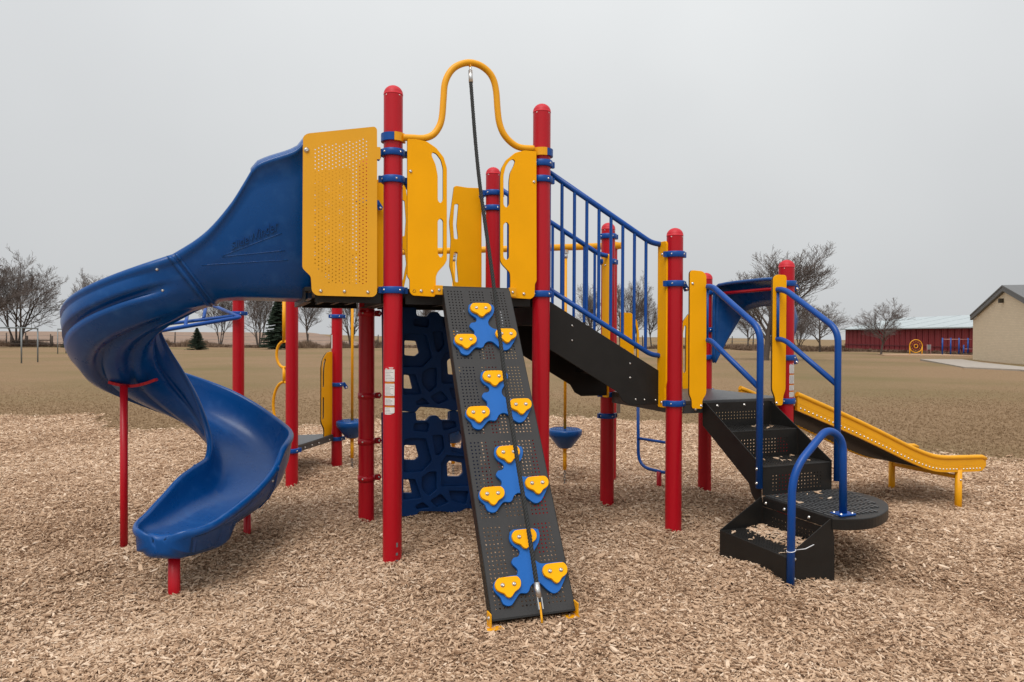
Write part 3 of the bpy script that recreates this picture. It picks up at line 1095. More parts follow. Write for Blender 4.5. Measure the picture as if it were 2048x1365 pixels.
PLATE_ = [(-.06, .143), (-.085, .169), (-.09, .204), (-.075, .234), (-.053, .253), (-.044, .268), (-.051, .287), (-.065, .295), (-.085, .298), (-.1, .318), (-.095, .337), (-.077, .358), (-.075, .378), (-.088, .392), (-.116, .39), (-.2, .403), (-.222, .429), (-.224, .457), (-.205, .485), (-.194, .499), (-.186, .529), (-.164, .543), (-.139, .541), (-.115, .517), (-.09, .492), (-.073, .487), (-.048, .491), (-.03, .48), (-.016, .456), (.01, .441), (.039, .446), (.064, .474), (.09, .5), (.114, .509), (.141, .498), (.163, .474), (.205, .411), (.213, .377), (.191, .346), (.105, .345), (.071, .344), (.049, .334), (.033, .313), (.033, .286), (.048, .261), (.074, .23), (.089, .194), (.09, .164), (.067, .146)]
HOLD_ = [(-.055, -.034), (-.034, -.04), (.041, -.041), (.061, -.035), (.073, -.014), (.069, .012), (.054, .029), (.031, .041), (.014, .059), (-.001, .067), (-.017, .059), (-.029, .043), (-.048, .034), (-.066, .02), (-.072, -.003), (-.067, -.02)]


def smooth2(L_, k_=3):
    q = smooth_path([(x_, y_, 0) for x_, y_ in L_], k_, True)
    return [(p.x, p.y) for p in q]


hold_me = plate(smooth2([(x_, -y_) for x_, y_ in HOLD_]), [], (Vector((0, 0, 0)), Vector((1, 0, 0)), Vector((0, 1, 0))), .022, bevel=.003)
hold_me.materials.append(M['yellow'])
RM = Matrix(((ac.x, -dn.x, rn.x), (ac.y, -dn.y, rn.y), (ac.z, -dn.z, rn.z))).to_4x4()
spm = plate(smooth2([(x_, -y_) for x_, y_ in PLATE_], 2), [], (Vector((0, 0, 0)), Vector((1, 0, 0)), Vector((0, 1, 0))), .019, bevel=.002)
spm.materials.append(M['bstep'])
for a0_, b0_ in ((0, 0), (.005, .519), (.011, 1.032), (.016, 1.538)):
    o = mesh_obj('step_plate', spm, None, ramp)
    o.matrix_basis = Matrix.Translation(RPT(a0_, b0_, .002)) @ RM
    for ha, hb_ in ((-.009, .193), (-.148, .44), (.133, .394)):
        c = (a0_ + ha, b0_ + hb_)
        o = mesh_obj('foothold', hold_me, None, ramp)
        o.matrix_basis = Matrix.Translation(RPT(*c, .0215)) @ RM
        for q in (-.032, .033):
            bolt(ramp, RPT(c[0] + q, c[1], .0435), rn, .0105)
for sg in (-1, 1):      # yellow anchor feet
    bk = MB()
    c = RPT(sg * .246, 2.10, 0)
    bk.box((c.x, c.y - .015, .035), ac, V, UZ, .004, .030, .050)
    bk.box((c.x + ac.x * sg * -.03, c.y - .03, -.012 + .02), ac, V, UZ, .045, .022, .004)
    bk.build('anchor_bracket', 'ypaint', ramp, bevel=.002)
    bolt(ramp, Vector((c.x, c.y - .02, .058)) + ac * sg * .004, ac * sg, .009)
for sg, a_ in ((-1, -.262), (1, .262)):
    bk = MB()
    bk.box(RPT(a_, .012, -.02), ac, V, UZ, .026, .012, .032)
    tb = bk.build('ramp_bracket', 'ypaint', ramp, bevel=.003)
    bolt(ramp, RPT(a_, .012, -.02) - V * .013, -V, .008)

# ---- climbing rope (hangs from the arch)
rope = thing('climbing_rope', 'black twisted climbing rope hanging from the yellow arch down the ramp', 'rope', (.135, 3.62, .06))
pth = smooth_path([(-.292, 4.80, 3.30), (-.225, 4.60, 2.60), (-.118, 4.37, 1.86), (-.03, 4.13, 1.20), (.085, 3.83, .52), (.138, 3.69, .20)], 16)
rp = MB()
for st in range(3):
    hel = []
    acc = 0
    for i, p in enumerate(pth):
        hel.append(p)
    # resample finely with twist
    fine = []
    for i in range(len(hel) - 1):
        for q in range(7):
            fine.append(hel[i].lerp(hel[i + 1], q / 7))
    outp = []
    for i, p in enumerate(fine):
        d = (fine[min(i + 1, len(fine) - 1)] - fine[max(i - 1, 0)]).normalized()
        e1 = d.cross(Vector((1, 0, 0))).normalized(); e2 = d.cross(e1)
        if i:
            acc += (p - fine[i - 1]).length
        a = acc / .055 * 2 * math.pi + st * 2.094
        outp.append(p + (e1 * math.cos(a) + e2 * math.sin(a)) * .0062)
    rp.tube(outp, .0072, 6)
rp.build('rope_strand', 'rope', rope, fix=False)
fe = MB()
d = (pth[1] - pth[0]).normalized()
fe.tube([Vector((-.2925, 4.803, 3.335)), pth[0] + d * .055], .0145, 12)
fe.tube([Vector((-.293, 4.805, 3.36)), Vector((-.2925, 4.803, 3.33))], .008, 8)
fe.build('ferrule', 'alu', rope)
fe = MB()
d = (pth[-1] - pth[-2]).normalized()
fe.tube([pth[-1] - d * .02, pth[-1] + d * .06], .0155, 12)
for sg in (-1, 1):
    fe.box(pth[-1] + d * .085 + ac * sg * .011, ac, d, ac.cross(d), .003, .030, .011)
fe.build('ferrule', 'alu', rope)
fe = MB()
fe.tube(bend_path([pth[-1] + d * .08, pth[-1] + d * .13, pth[-1] + d * .16 + Vector((.0, -.01, -.02))], .03), .006, 8)
fe.build('anchor_hook', 'ypaint', rope)
hk = MB()
hk.tube(bend_path([(-.30, 4.815, 3.375), (-.294, 4.806, 3.35), (-.29, 4.80, 3.375)], .01), .005, 6)
hk.build('hanger', 'ypaint', rope)

# ---- blue climbing wall on the far side below the high deck
W = dict(outline=[(.112, .898), (.316, .891), (.39, .892), (.394, .822), (.48, .815), (.514, .855), (.571, .856), (.601, .818), (.678, .815), (.678, .89), (.743, .888), (.794, .863), (.948, .865), (.951, .038), (.828, .063), (.766, .038), (.711, .024), (.65, .048), (.512, .063), (.422, .071), (.385, .026), (.289, .042), (.125, .031)],
    a=[(.375, .798), (.48, .804), (.503, .789), (.491, .726), (.368, .743)], b=[(.609, .807), (.724, .802), (.74, .757), (.628, .731)], c=[(.529, .695), (.617, .691), (.632, .579), (.587, .525), (.556, .534)],
    d=[(.294, .669), (.353, .678), (.473, .668), (.488, .616), (.526, .481), (.444, .401), (.288, .403)], e=[(.663, .693), (.787, .732), (.818, .682), (.85, .507), (.698, .545)],
    f=[(.648, .522), (.85, .492), (.886, .27), (.859, .253), (.607, .264), (.606, .454)], g=[(.444, .353), (.504, .393), (.564, .389), (.565, .241), (.504, .193), (.44, .261)], h=[(.288, .349), (.384, .338), (.437, .18), (.288, .177)],
    i=[(.512, .152), (.603, .201), (.668, .125), (.573, .091)], j=[(.67, .222), (.843, .204), (.82, .094), (.703, .133)], k=[(.385, .114), (.448, .146), (.505, .095), (.4, .09)], l=[(.875, .203), (.906, .2), (.923, .085), (.852, .091)],
    m=[(.15, .85), (.26, .84), (.25, .70), (.15, .66)], n=[(.15, .60), (.25, .64), (.25, .42), (.15, .40)], o=[(.15, .33), (.25, .35), (.24, .12), (.15, .10)], p=[(.80, .82), (.91, .82), (.91, .62), (.85, .70)])
WT = dict(d=[(.302, .618), (.398, .613), (.425, .516), (.391, .489), (.302, .497)], e=[(.686, .688), (.771, .714), (.802, .66), (.791, .563), (.698, .583)], f=[(.664, .446), (.687, .467), (.799, .442), (.807, .355), (.772, .327), (.672, .334)], h=[(.295, .337), (.343, .33), (.37, .218), (.296, .224)], n=[(.165, .57), (.235, .60), (.235, .45), (.165, .44)])
og0 = POST['B'] + U.cross(UZ) * .035
wall = None
for lev in (0, .862):
    og = og0 + UZ * (lev + .0)
    cells = [round2(W[k], .012, 2) for k in W if k != 'outline']
    me_ = plate(round2(W['outline'], .014, 2), cells, (og, U, UZ), .055, bevel=.005)
    if wall is None:
        wall = mesh_obj('climbing_wall', me_, 'navy', PS, 'dark blue moulded climbing wall with polygon holes under the high deck')
        host = wall
    else:
        host = mesh_obj('wall_section', me_, 'navy', wall)
    bk = plate(round2([(x_ * .985 + .008, z_ * .985 + .006) for x_, z_ in W['outline']], .014, 2), [round2(W_, .01, 2) for W_ in WT.values()], (og - U.cross(UZ) * .02, U, UZ), .034, bevel=.004)
    mesh_obj('wall_backing', bk, 'navy', wall)
for z_ in (1.70, 1.03, .66, .36):
    for k, sg in (('B', 1), ('J', -1)):
        bb = MB()
        bb.lathe((POST[k].x, POST[k].y, z_), [(PR + .0006, -.024), (PR + .006, -.024), (PR + .006, .024), (PR + .0006, .024)], 24)
        bb.prism([S(k, sg * (PR), -.004, z_ + .022), S(k, sg * (PR + .045), -.004, z_ + .026), S(k, sg * (PR + .062), -.004, z_), S(k, sg * (PR + .045), -.004, z_ - .026), S(k, sg * PR, -.004, z_ - .022)], V * .006)
        bb.build('wall_bracket', 'red', posts[k])
        bolt(posts[k], S(k, sg * (PR + .038), -.006, z_), -V, .008)
        dd = Vector((-.25, -.97, 0))
        bolt(posts[k], Vector((POST[k].x, POST[k].y, z_)) + dd * (PR + .006), dd, .006)


# ---- spiral slide ------------------------------------------------------
MO = (POST['A'] + POST['B']) / 2 - U * .56
QS, RA = .79, .42                     # straight run, radius of the turn
CEN = MO - U * QS + V * RA
A0 = math.atan2(-V.y, -V.x)
PHI = R(295)
QE = QS + RA * PHI
QL = QE + 1.0
ph = lambda d_: QS + RA * R(d_)


def path(q):
    """centre point, heading, outer lateral direction"""
    if q <= QS:
        return MO - U * q, -U, -V
    f = min((q - QS) / RA, PHI)
    a = A0 - f
    lat = Vector((math.cos(a), math.sin(a), 0))
    hd = Vector((lat.y, -lat.x, 0))
    p = CEN + lat * RA
    if q > QE:
        p = p + hd * (q - QE)
    return p, hd, lat


ZB = [(0, 1.765), (.5, 1.765), (QS, 1.725), (ph(45), 1.53), (ph(100), 1.20), (ph(150), .96), (ph(200), .73), (ph(245), .51), (ph(290), .32), (QE + .35, .265), (QL - .3, .242), (QL, .238)]
RO = [(0, 2.80), (.05, 2.735), (.26, 2.638), (.31, 2.60), (.36, 2.51), (.45, 2.355), (.6, 2.17), (QS, 2.03), (ph(20), 1.935), (ph(45), 1.825), (ph(75), 1.70), (ph(110), 1.55), (ph(150), 1.34), (ph(200), 1.09), (ph(245), .84), (ph(290), .74), (QE + .12, .60), (QE + .3, .52), (QE + .5, .46), (QE + .75, .40), (QL, .372)]
RI = [(0, 2.80), (.05, 2.735), (.3, 2.61), (.45, 2.36), (.6, 2.17), (QS, 2.03), (ph(45), 1.90), (ph(110), 1.60), (ph(155), 1.38), (ph(175), 1.27), (ph(200), 1.11), (ph(245), .81), (ph(290), .64), (QE + .12, .60), (QE + .3, .55), (QE + .5, .475), (QE + .75, .405), (QL, .372)]
WO = [(0, .43), (.3, .42), (.6, .35), (QS, .30), (ph(60), .29), (ph(245), .31), (QE, .31), (QE + .35, .285), (QE + .6, .25), (QL - .25, .222), (QL, .222)]
WI = [(0, .43), (.3, .42), (.6, .34), (QS, .27), (ph(60), .22), (QE, .22), (QE + .3, .25), (QE + .6, .24), (QL - .25, .222), (QL, .222)]
BETA = [(0, 0.), (.4, 0.), (.65, .35), (QS, .62), (ph(35), .35), (ph(80), .0), (QL, 0.)]


def side_profile(w, h, g, sole, tk=.03):
    """one half: inside from the bed up to the rim, then the lip and the outside down to the bed"""
    ins = [(0, 0), (.30 * w, .004), (.52 * w, .02 * h + .006), (.70 * w, .12 * h), (.84 * w, .30 * h), (.93 * w, .55 * h), (.98 * w, .8 * h), (1. * w, h)]
    lip = [(w + .006, h + .014), (w + .02, h + .019), (w + .036, h + .012), (w + .043, h - .004), (w + .040, h - .022), (w + .030, h - .032)]
    def o_(x_, z_, e):
        return (x_ + e, z_)
    e0, e1 = tk + .014 * g, tk - .024 * g
    e2 = tk + .030 * g
    out = [o_(.985 * w, .80 * h, e0), o_(.955 * w, .62 * h, e0), o_(.935 * w, .53 * h, e0 + .006 * g), o_(.925 * w, .50 * h, e1), o_(.88 * w, .38 * h, e1), o_(.865 * w, .34 * h, e2), o_(.80 * w, .20 * h, e2), o_(.70 * w, .07 * h, e2 * .9),
           (.64 * w + e2 * .5, -.018 - .3 * e2 * g), (.52 * w, -tk - .026 * g), (.46 * w, -tk + .022 * g), (.30 * w, -tk + .022 * g), (.24 * w, -tk - .028 * g), (.0, -tk - .028 * g)]
    out = [(x_, z_ - sole * (1 if z_ < .1 * h + .01 else 0)) for x_, z_ in out]
    return ins, lip, out


qs = list(np.linspace(-.06, QS, 30)) + list(np.linspace(QS, QE, 92)[1:]) + list(np.linspace(QE, QL, 30)[1:])
qs[-5:] = [QL - d_ for d_ in (.165, .155, .145, .13, .115, .10, .088, .076, .064, .054, .045, .036, .028, .021, .015, .010, .006, .003, .001, 0)]
verts, faces = [], []
ring = None
for q in qs:
    p, hd, lat = path(q)
    zb = ipl(q, ZB) + .032
    rise = .10 * sstep(QL - .45, QL, q)           # the run-out rises to a thick end lip
    g = sstep(ph(8), ph(28), q) * (1 - sstep(ph(200), ph(225), q))
    sole = .085 * sstep(QL - .50, QL - .44, q)
    zb2 = zb + rise * .45
    be = math.tan(ipl(q, BETA))
    ro, ri = ipl(q, RO), ipl(q, RI)
    dq = max(0., QL - q)
    rnd = lambda r_: 1 - math.sqrt(max(0., 1 - (1 - min(1, dq / r_)) ** 2))      # quarter-circle rounding towards the nose
    top_drop, wcut = .035 * rnd(.05), .19 * rnd(.25)
    ro, ri = ro - top_drop, ri - top_drop
    lift = sstep(QL - .10, QL - .02, q) * (min(ro, ri) - .024 - zb2)
    zb2 += lift
    sole += lift + .004 * sstep(QL - .50, QL - .44, q) - .06 * rnd(.08)
    io, lo, oo = side_profile(ipl(q, WO) - wcut, max(.012, ro - zb2 - .019), g, sole)
    ii, li, oi = side_profile(ipl(q, WI) - wcut, max(.012, ri - zb2 - .019), g * .6, sole)
    prof = [(x_, z_) for x_, z_ in io[1:]] + lo + oo[:-1]
    prof2 = [(-x_, z_) for x_, z_ in ii[1:]] + [(-x_, z_) for x_, z_ in li] + [(-x_, z_) for x_, z_ in oi[:-1]]
    full = [io[0]] + prof + [oo[-1]] + prof2[::-1]
    ring = len(full)
    for x_, z_ in full:
        z_abs = zb2 + z_
        sh = (z_abs - ro) * be
        w_ = p + lat * x_ + hd * sh
        verts.append((w_.x, w_.y, z_abs))
nq = len(qs)
for i in range(nq - 1):
    for k in range(ring):
        faces.append((i * ring + k, i * ring + (k + 1) % ring, (i + 1) * ring + (k + 1) % ring, (i + 1) * ring + k))
faces.append(tuple(range(ring)))
faces.append(tuple((nq - 1) * ring + k for k in range(ring - 1, -1, -1)))
b = MB()
b.add(verts, faces, True)
slide = b.build('spiral_slide', 'bplastic', PS, 'blue plastic spiral slide curling down to the left')
# hood roof joining both high walls at the entry
hv, hf = [], []
hq = np.linspace(.0, .33, 9)
nn_ = 17
for lay in (0, 1):
    for q in hq:
        p, hd, lat = path(q)
        zr = ipl(q, RO)
        w = ipl(q, WO) + .03 - .022 * lay
        for k in range(nn_):
            a = math.pi * k / (nn_ - 1)
            x_ = w * math.cos(a)
            z_ = zr - .04 + (.11 - .02 * lay) * math.sin(a) ** .8
            hv.append(tuple(p + lat * x_ + UZ * z_))
m_ = len(hq)
for lay in (0, 1):
    o_ = lay * m_ * nn_
    for i in range(m_ - 1):
        for k in range(nn_ - 1):
            hf.append((o_ + i * nn_ + k, o_ + i * nn_ + k + 1, o_ + (i + 1) * nn_ + k + 1, o_ + (i + 1) * nn_ + k))
for i in (0, m_ - 1):
    for k in range(nn_ - 1):
        hf.append((i * nn_ + k, i * nn_ + k + 1, m_ * nn_ + i * nn_ + k + 1, m_ * nn_ + i * nn_ + k))
b = MB(); b.add(hv, hf, True); b.build('hood_roof', 'bplastic', slide)


# flange seams where the moulded sections are bolted together
def seam(q, w_=.012):
    sv, sf = [], []
    for j, dq in enumerate((-w_, w_)):
        p, hd, lat = path(q + dq)
        zb = ipl(q, ZB) + .032
        ro, ri = ipl(q, RO), ipl(q, RI)
        be = math.tan(ipl(q, BETA))
        _, lo, oo = side_profile(ipl(q, WO), ro - zb - .019, 0, 0, .037)
        _, li, oi = side_profile(ipl(q, WI), ri - zb - .019, 0, 0, .037)
        pr = [(x_ + .004, z_) for x_, z_ in lo[2:]] + oo + [(-x_, z_) for x_, z_ in oi[::-1]] + [(-x_ - .004, z_) for x_, z_ in lo[:1:-1] and li[:1:-1]]
        for x_, z_ in pr:
            z_abs = zb + z_
            w2 = p + lat * x_ + hd * (z_abs - ro) * be
            sv.append((w2.x, w2.y, z_abs))
    n9 = len(sv) // 2
    sf = [(k, k + 1, n9 + k + 1, n9 + k) for k in range(n9 - 1)]
    b = MB(); b.add(sv, sf, True)
    o = b.build('flange_seam', 'bplastic', slide)
    md = o.modifiers.new('t', 'SOLIDIFY'); md.thickness = .006; md.offset = 0
    return o


for q_ in (QS - .014, QS + .012, QE + .11):
    seam(q_, .009)
sbv = BVHTree.FromPolygons([Vector(v_) for v_ in verts], [f for f in faces if len(f) == 4])


def on_wall(q, z_, out=.0):
    """point on the outside of the outer wall at run q and height z_"""
    p, hd, lat = path(q)
    o_ = p + lat * 1.0 + UZ * (z_ - p.z)
    hit = sbv.ray_cast(o_, -lat)
    return (hit[0] + lat * out) if hit[0] else (p + lat * .4 + UZ * z_)


for q_, z_ in ((QS + .05, 1.93), (QS + .035, 1.80), (QE + .16, .50)):
    w = on_wall(q_, z_, .002)
    bolt(slide, w, path(q_)[2], .008)
# raised lettering moulded into the entry wall, underlined, growing to the right
tcu = bpy.data.curves.new('lettering', 'FONT')
tcu.body = 'SlideWinder'
tcu.extrude = .003
tcu.resolution_u = 3
to = bpy.data.objects.new('lettering', tcu)
COL.objects.link(to)
tm = bpy.data.meshes.new_from_object(to.evaluated_get(bpy.context.evaluated_depsgraph_get()))
bpy.data.objects.remove(to)
xsz = [v_.co.x for v_ in tm.vertices]
x0_, x1_ = min(xsz), max(xsz)
for v_ in tm.vertices:
    t = (v_.co.x - x0_) / (x1_ - x0_)
    hgt_ = .062 + .050 * t
    q = .443 + (.165 - .443) * t
    z_ = 2.066 + (2.200 - 2.066) * t + v_.co.y * hgt_
    v_.co = on_wall(q, z_, .007 if v_.co.z > 0 else -.002)
tm.materials.clear()
mesh_obj('raised_lettering', tm, 'bplastic', slide)
for (qa, za, qb, zb_) in ((.50, 2.025, .14, 2.185), (.62, 1.965, .10, 2.015), (.50, 2.02, .12, 2.075)):
    b = MB()
    b.tube([on_wall(qa + (qb - qa) * t, za + (zb_ - za) * t, .0005) for t in np.linspace(0, 1, 14)], .0022, 6)
    b.build('moulded_rib', 'bplastic', slide)
# support poles
def pole(x_, y_, ztop_, r_, label):
    b = MB()
    b.tube([(x_, y_, -.3), (x_, y_, ztop_)], r_, 16)
    return b.build('support_pole', 'red', slide, label)


pole(-2.768, 4.991, 1.16, .0255, None)
pole(-1.985, 5.25, .30, .0265, None)
pole(-2.030, 4.205, .225, .0345, None)
sd = MB()
pts = []
for t in np.linspace(-1, 1, 13):
    p, hd, lat = path(ph(101))
    x_ = -.085 + t * .155
    z_ = 1.150 + .045 * max(0, -t) ** 1.5 + .03 * max(0, t) ** 2
    pts.append(p + lat * x_ + UZ * z_)
for a, c in zip(pts[:-1], pts[1:]):
    d = (c - a)
    p, hd, lat = path(ph(101))
    sd.box((a + c) / 2, d.normalized(), hd, d.normalized().cross(hd), d.length / 2 + .002, .030, .010)
sd.build('saddle', 'red', slide)


# ---- stairs from the high deck down to the low deck
SL = lambda s_: 1.80 - .55 * (s_ - .06)
st = None
for t_, lab in ((.105, None), (.955, None)):
    b = MB()
    pol = [(.06, 1.81), (1.07, 1.245), (1.075, 1.20), (1.075, .985), (.80, .985), (.735, 1.02), (.69, 1.09), (.06, 1.455)]
    b.prism([S('R', s_, t_, z_) for s_, z_ in pol], V * (.008 if t_ > .5 else .008))
    if st is None:
        st = b.build('staircase', 'black', PS, 'black staircase between the high deck and the low deck', bevel=.003)
    else:
        b.build('stringer', 'black', st, bevel=.003)
for s_, z_ in ((.30, 1.60), (.30, 1.49), (.80, 1.31), (.80, 1.20), (.85, 1.03), (.93, 1.025), (1.03, 1.02)):
    bolt(st, S('R', s_, .104, z_), -V, .0058)
for i, z_ in enumerate((1.628, 1.425, 1.222)):
    b = MB()
    s0_ = .06 + i * .345
    b.box(S('R', s0_ + .175, .533, z_ - .012), U, V, UZ, .185, .415, .012)
    b.box(S('R', s0_ + .352, .533, z_ - .055), U, V, UZ, .006, .415, .045)
    b.build('tread', 'black', st, bevel=.003)
    r_ = MB()
    r_.box(S('R', s0_ + .002, .533, z_ + .09), U, V, UZ, .004, .415, .088)
    r_.build('riser', 'black', st)


def railing(t_, label, s_start):
    zt = lambda s_: 2.72 - .542 * (s_ - .123)
    zl = lambda s_: 1.859 - .559 * (s_ - .123)
    b = MB()
    b.tube(bend_path([S('R', s_start, t_, zt(s_start)), S('R', .975, t_, zt(.975)), S('R', 1.075, t_, zt(.975) - .012)], .07), .0215, 14)
    o = b.build('railing', 'blue', PS, label)
    b = MB()
    b.tube(bend_path([S('R', s_start, t_, zl(s_start)), S('R', .98, t_, zl(.98)), S('R', 1.075, t_, zl(.98) - .012)], .07), .0195, 14)
    b.build('bottom_rail', 'blue', o)
    for i in range(9):
        s_ = .105 + i * .1034
        b = MB()
        b.tube([S('R', s_, t_, zl(s_)), S('R', s_, t_, zt(s_))], .0125, 10, cap=False)
        b.build('baluster', 'blue', o)
    return o


railing(.10, 'blue barred railing on the near side of the upper stairs', .03)
railing(.965, 'blue barred railing on the far side of the upper stairs', .03)


def vpanel(s_, t0, t1, z0, z1, label):
    """tall narrow end panel standing across the stair foot"""
    out = [(t0 + .015, z0), (t1 - .015, z0), (t1, z0 + .07), (t1, z1 - .01), (t1 - .02, z1), (t0 + .02, z1 + .0), (t0, z1 - .02), (t0, z0 + .20), (t0 + .015, z0 + .16)]
    og = POST['R'] + U * s_
    me_ = plate(round2(out, .012), [], (og, V, UZ), .019, bevel=.002)
    ob = mesh_obj('end_panel', me_, 'yellow', PS, label)
    for z_ in (z0 + .04, z1 - .1):
        bolt(ob, S('R', s_ - .001, (t0 + t1) / 2, z_), -U, .008)
    return ob


vpanel(1.055, .0, .125, .965, 2.265, 'narrow yellow panel at the foot of the near stair railing')
vpanel(1.055, .93, 1.055, .965, 2.265, 'narrow yellow panel at the foot of the far stair railing')

# ---- yellow panels at the front of the low deck
LPN = [(.064, 2.013), (.082, 2.033), (.183, 2.029), (.216, 1.999), (.223, 1.076), (.186, 1.03), (.187, .96), (.09, .967), (.09, 1.033), (.067, 1.072)]
RPN = [(.859, 2.001), (.894, 2.026), (.986, 2.025), (.997, 2.005), (.995, 1.089), (.975, 1.048), (.965, .963), (.894, .965), (.888, 1.03), (.858, 1.092)]
fpanel('side_panel', LPN, [], 'D', .09, 'narrow yellow panel left of the transfer steps', bolts=[(.175, .985), (.09, 1.93)], rad=.02)
fpanel('side_panel', RPN, [], 'D', .09, 'narrow yellow panel right of the transfer steps', bolts=[(.905, .985)], rad=.02)
BK = [(.03, .93), (.20, .93), (.22, 1.06), (.235, 1.10), (.235, 1.55), (.21, 1.67), (.15, 1.74), (.03, 1.745)]
BKS = [[(.175, 1.62), (.195, 1.63), (.212, 1.56), (.212, 1.18), (.195, 1.16), (.178, 1.18), (.178, 1.54)]]
BK1 = [(x_ + .13, z_) for x_, z_ in BK]
fpanel('hand_panel', BK1, [[(x_ + .13, z_) for x_, z_ in BKS[0]]], 'C', -.07, 'small yellow handhold panel at the back of the low deck near the stairs', bolts=[(.2, .97)])
fpanel('hand_panel', mir(BK), [mir(BKS[0])], 'C', -.07, 'small yellow handhold panel at the back of the low deck near the slide')

# ---- transfer steps in front of the low deck
ts = None
for s_ in (.252, .885):
    b = MB()
    pol = [(-.02, 1.0), (-.06, 1.0), (-.70, .62), (-.70, .40), (-.64, .36), (-.60, .40), (-.57, .47), (-.02, .82)]
    b.prism([S('D', s_, t_, z_) for t_, z_ in pol], U * .007)
    if ts is None:
        ts = b.build('transfer_steps', 'black', PS, 'black transfer steps with perforated risers leading to the low deck', bevel=.002)
    else:
        b.build('stringer', 'black', ts, bevel=.002)
for (t0, t1, z_) in ((-.06, -.36, .813), (-.36, -.70, .61)):
    b = MB()
    b.box(S('D', .572, (t0 + t1) / 2, z_ - .010), U, V, UZ, .308, abs(t1 - t0) / 2, .010)
    o = b.build('tread', 'black', ts, bevel=.003)
    rb = MB()
    for i in range(24):
        for j in range(6):
            c = S('D', .285 + i * .025, t0 - .03 - j * .048, z_ + .0015)
            rb.box(c, (U + V * .6).normalized(), (V - U * .6).normalized(), UZ, .010, .0028, .0015)
    o2 = rb.build('tread_ribs', 'black', ts)
    o2['kind'] = 'stuff'
for (t_, z0, z1, nr) in ((-.06, .813, 1.0, 3), (-.36, .61, .80, 5), (-.70, .41, .597, 5)):
    xi = spans((0, .616), [(.09, 16)], .0285)
    zc = (z1 - z0) / 2 - .012 - (nr - 1) * .0125
    yi = spans((0, z1 - z0), [(zc, nr)], .025)
    me_ = perf_grid(xi, yi, (S('D', .264, t_, z0), U, UZ), .004, .0052)
    mesh_obj('riser', me_, 'black', ts)
for s_ in (.36, .62, .80):
    bolt(ts, S('D', s_, -.0665, .975), -V, .0095)
# quarter-round landing
COR = (.26, -.70)
arc = [(p.x, p.y) for p in smooth_path([(.26, -1.33, 0), (.325, -1.372, 0), (.435, -1.40, 0), (.56, -1.386, 0), (.725, -1.314, 0), (.848, -1.225, 0), (.945, -1.115, 0), (1.0, -.97, 0), (.995, -.82, 0), (.93, -.706, 0)], 4)]
pol = [(COR[0], COR[1] - .006)] + arc
b = MB()
b.prism([S('D', x_, y_, .335) for x_, y_ in pol], (0, 0, .071))
land = b.build('landing', 'black', ts, 'dark ribbed quarter-round landing of the transfer steps', bevel=.006)
rb = MB()
for i in range(21):
    for j in range(8):
        x_ = COR[0] + .03 + i * .036
        y0_ = COR[1] - .045 - j * .088
        if ((max(0, x_ - .40)) / .57) ** 2.2 + ((-(y0_ - .034) + COR[1] + .01) / .69) ** 2.2 > .96:
            continue
        rb.box(S('D', x_, y0_, .4075), U, V, UZ, .0085, .037, .0050)
rb = rb.build('tread_ribs', 'deckm', ts)
rb['kind'] = 'stuff'
# lowest step box
b = MB()
b.box(S('D', .085, -1.01, .192), U, V, UZ, .172, .308, .009)
low = b.build('tread', 'black', ts, bevel=.002)
b = MB(); b.box(S('D', -.088, -1.01, .06), U, V, UZ, .004, .311, .140); b.build('riser', 'black', ts, bevel=.002)
for t_ in (-.699, -1.325):
    b = MB()
    b.prism([S('D', x_, t_, z_) for x_, z_ in ((-.09, .20), (-.09, -.10), (.29, -.10), (.285, .28), (.262, .398), (.25, .40))], V * .006)
    b.build('side_plate', 'black', ts, bevel=.002)
me_ = perf_grid(spans((-.62, -.005), [(-.53, 15)], .0305), spans((.20, .333), [(.225, 3)], .027), (S('D', .262, -.70, 0), V, UZ), .004, .0055)
mesh_obj('riser', me_, 'black', ts)
for t_ in (-.74, -.92, -1.14):
    bolt(ts, S('D', .2565, t_, .365), -U, .0095)
rb = MB()
for i in range(14):
    for j in range(24):
        c = S('D', -.07 + i * .0225, -.74 - j * .0245, .2025)
        rb.box(c, (U + V).normalized(), (V - U).normalized(), UZ, .0075, .0026, .0015)
rb = rb.build('tread_ribs', 'black', ts)
rb['kind'] = 'stuff'


# handrails
def handrail(s_, top, low_, link, label):
    b = MB()
    b.tube(bend_path([S('D', s_, t_, z_) for t_, z_ in top], .10, 8), .0235, 16)
    o = b.build('handrail', 'blue', PS, label)
    b = MB()
    b.tube(bend_path([S('D', s_, t_, z_) for t_, z_ in low_], .08, 6), .0205, 14)
    b.build('lower_bar', 'blue', o)
    b = MB()
    b.tube([S('D', s_, t_, z_) for t_, z_ in link], .0125, 10)
    b.build('link_bar', 'blue', o)
    return o


hl_ = handrail(.232, [(-.06, 1.909), (-.165, 1.905), (-.705, 1.575), (-.703, .465)], [(-.06, 1.497), (-.15, 1.492), (-.70, 1.165)], [(-.10, 1.49), (-.10, 1.90)], 'blue pipe handrail on the left of the transfer steps')
hr_ = handrail(.905, [(-.06, 1.905), (-.19, 1.90), (-.735, 1.575), (-.735, .475)], [(-.06, 1.506), (-.19, 1.50), (-.73, 1.175)], [(-.115, 1.50), (-.115, 1.90)], 'blue pipe handrail on the right of the transfer steps')
for z_ in (.50, .60):
    bolt(hl_, S('D', .232, -.703, z_) - U * .024, (-U - V * .3).normalized(), .008)
b = MB()
b.tube(bend_path([S('D', s_, -1.337 + .05 * sstep(0, .38, s_), z_) for s_, z_ in ((-.068, -.02), (-.060, .72), (.245, .96), (.385, .885), (.392, .41))], .15, 9), .0235, 16)
ar_ = b.build('grab_arch', 'blue', PS, 'blue pipe arch beside the lowest transfer step')
b = MB()
b.box(S('D', .392, -1.287, .413), U, V, UZ, .062, .045, .0065)
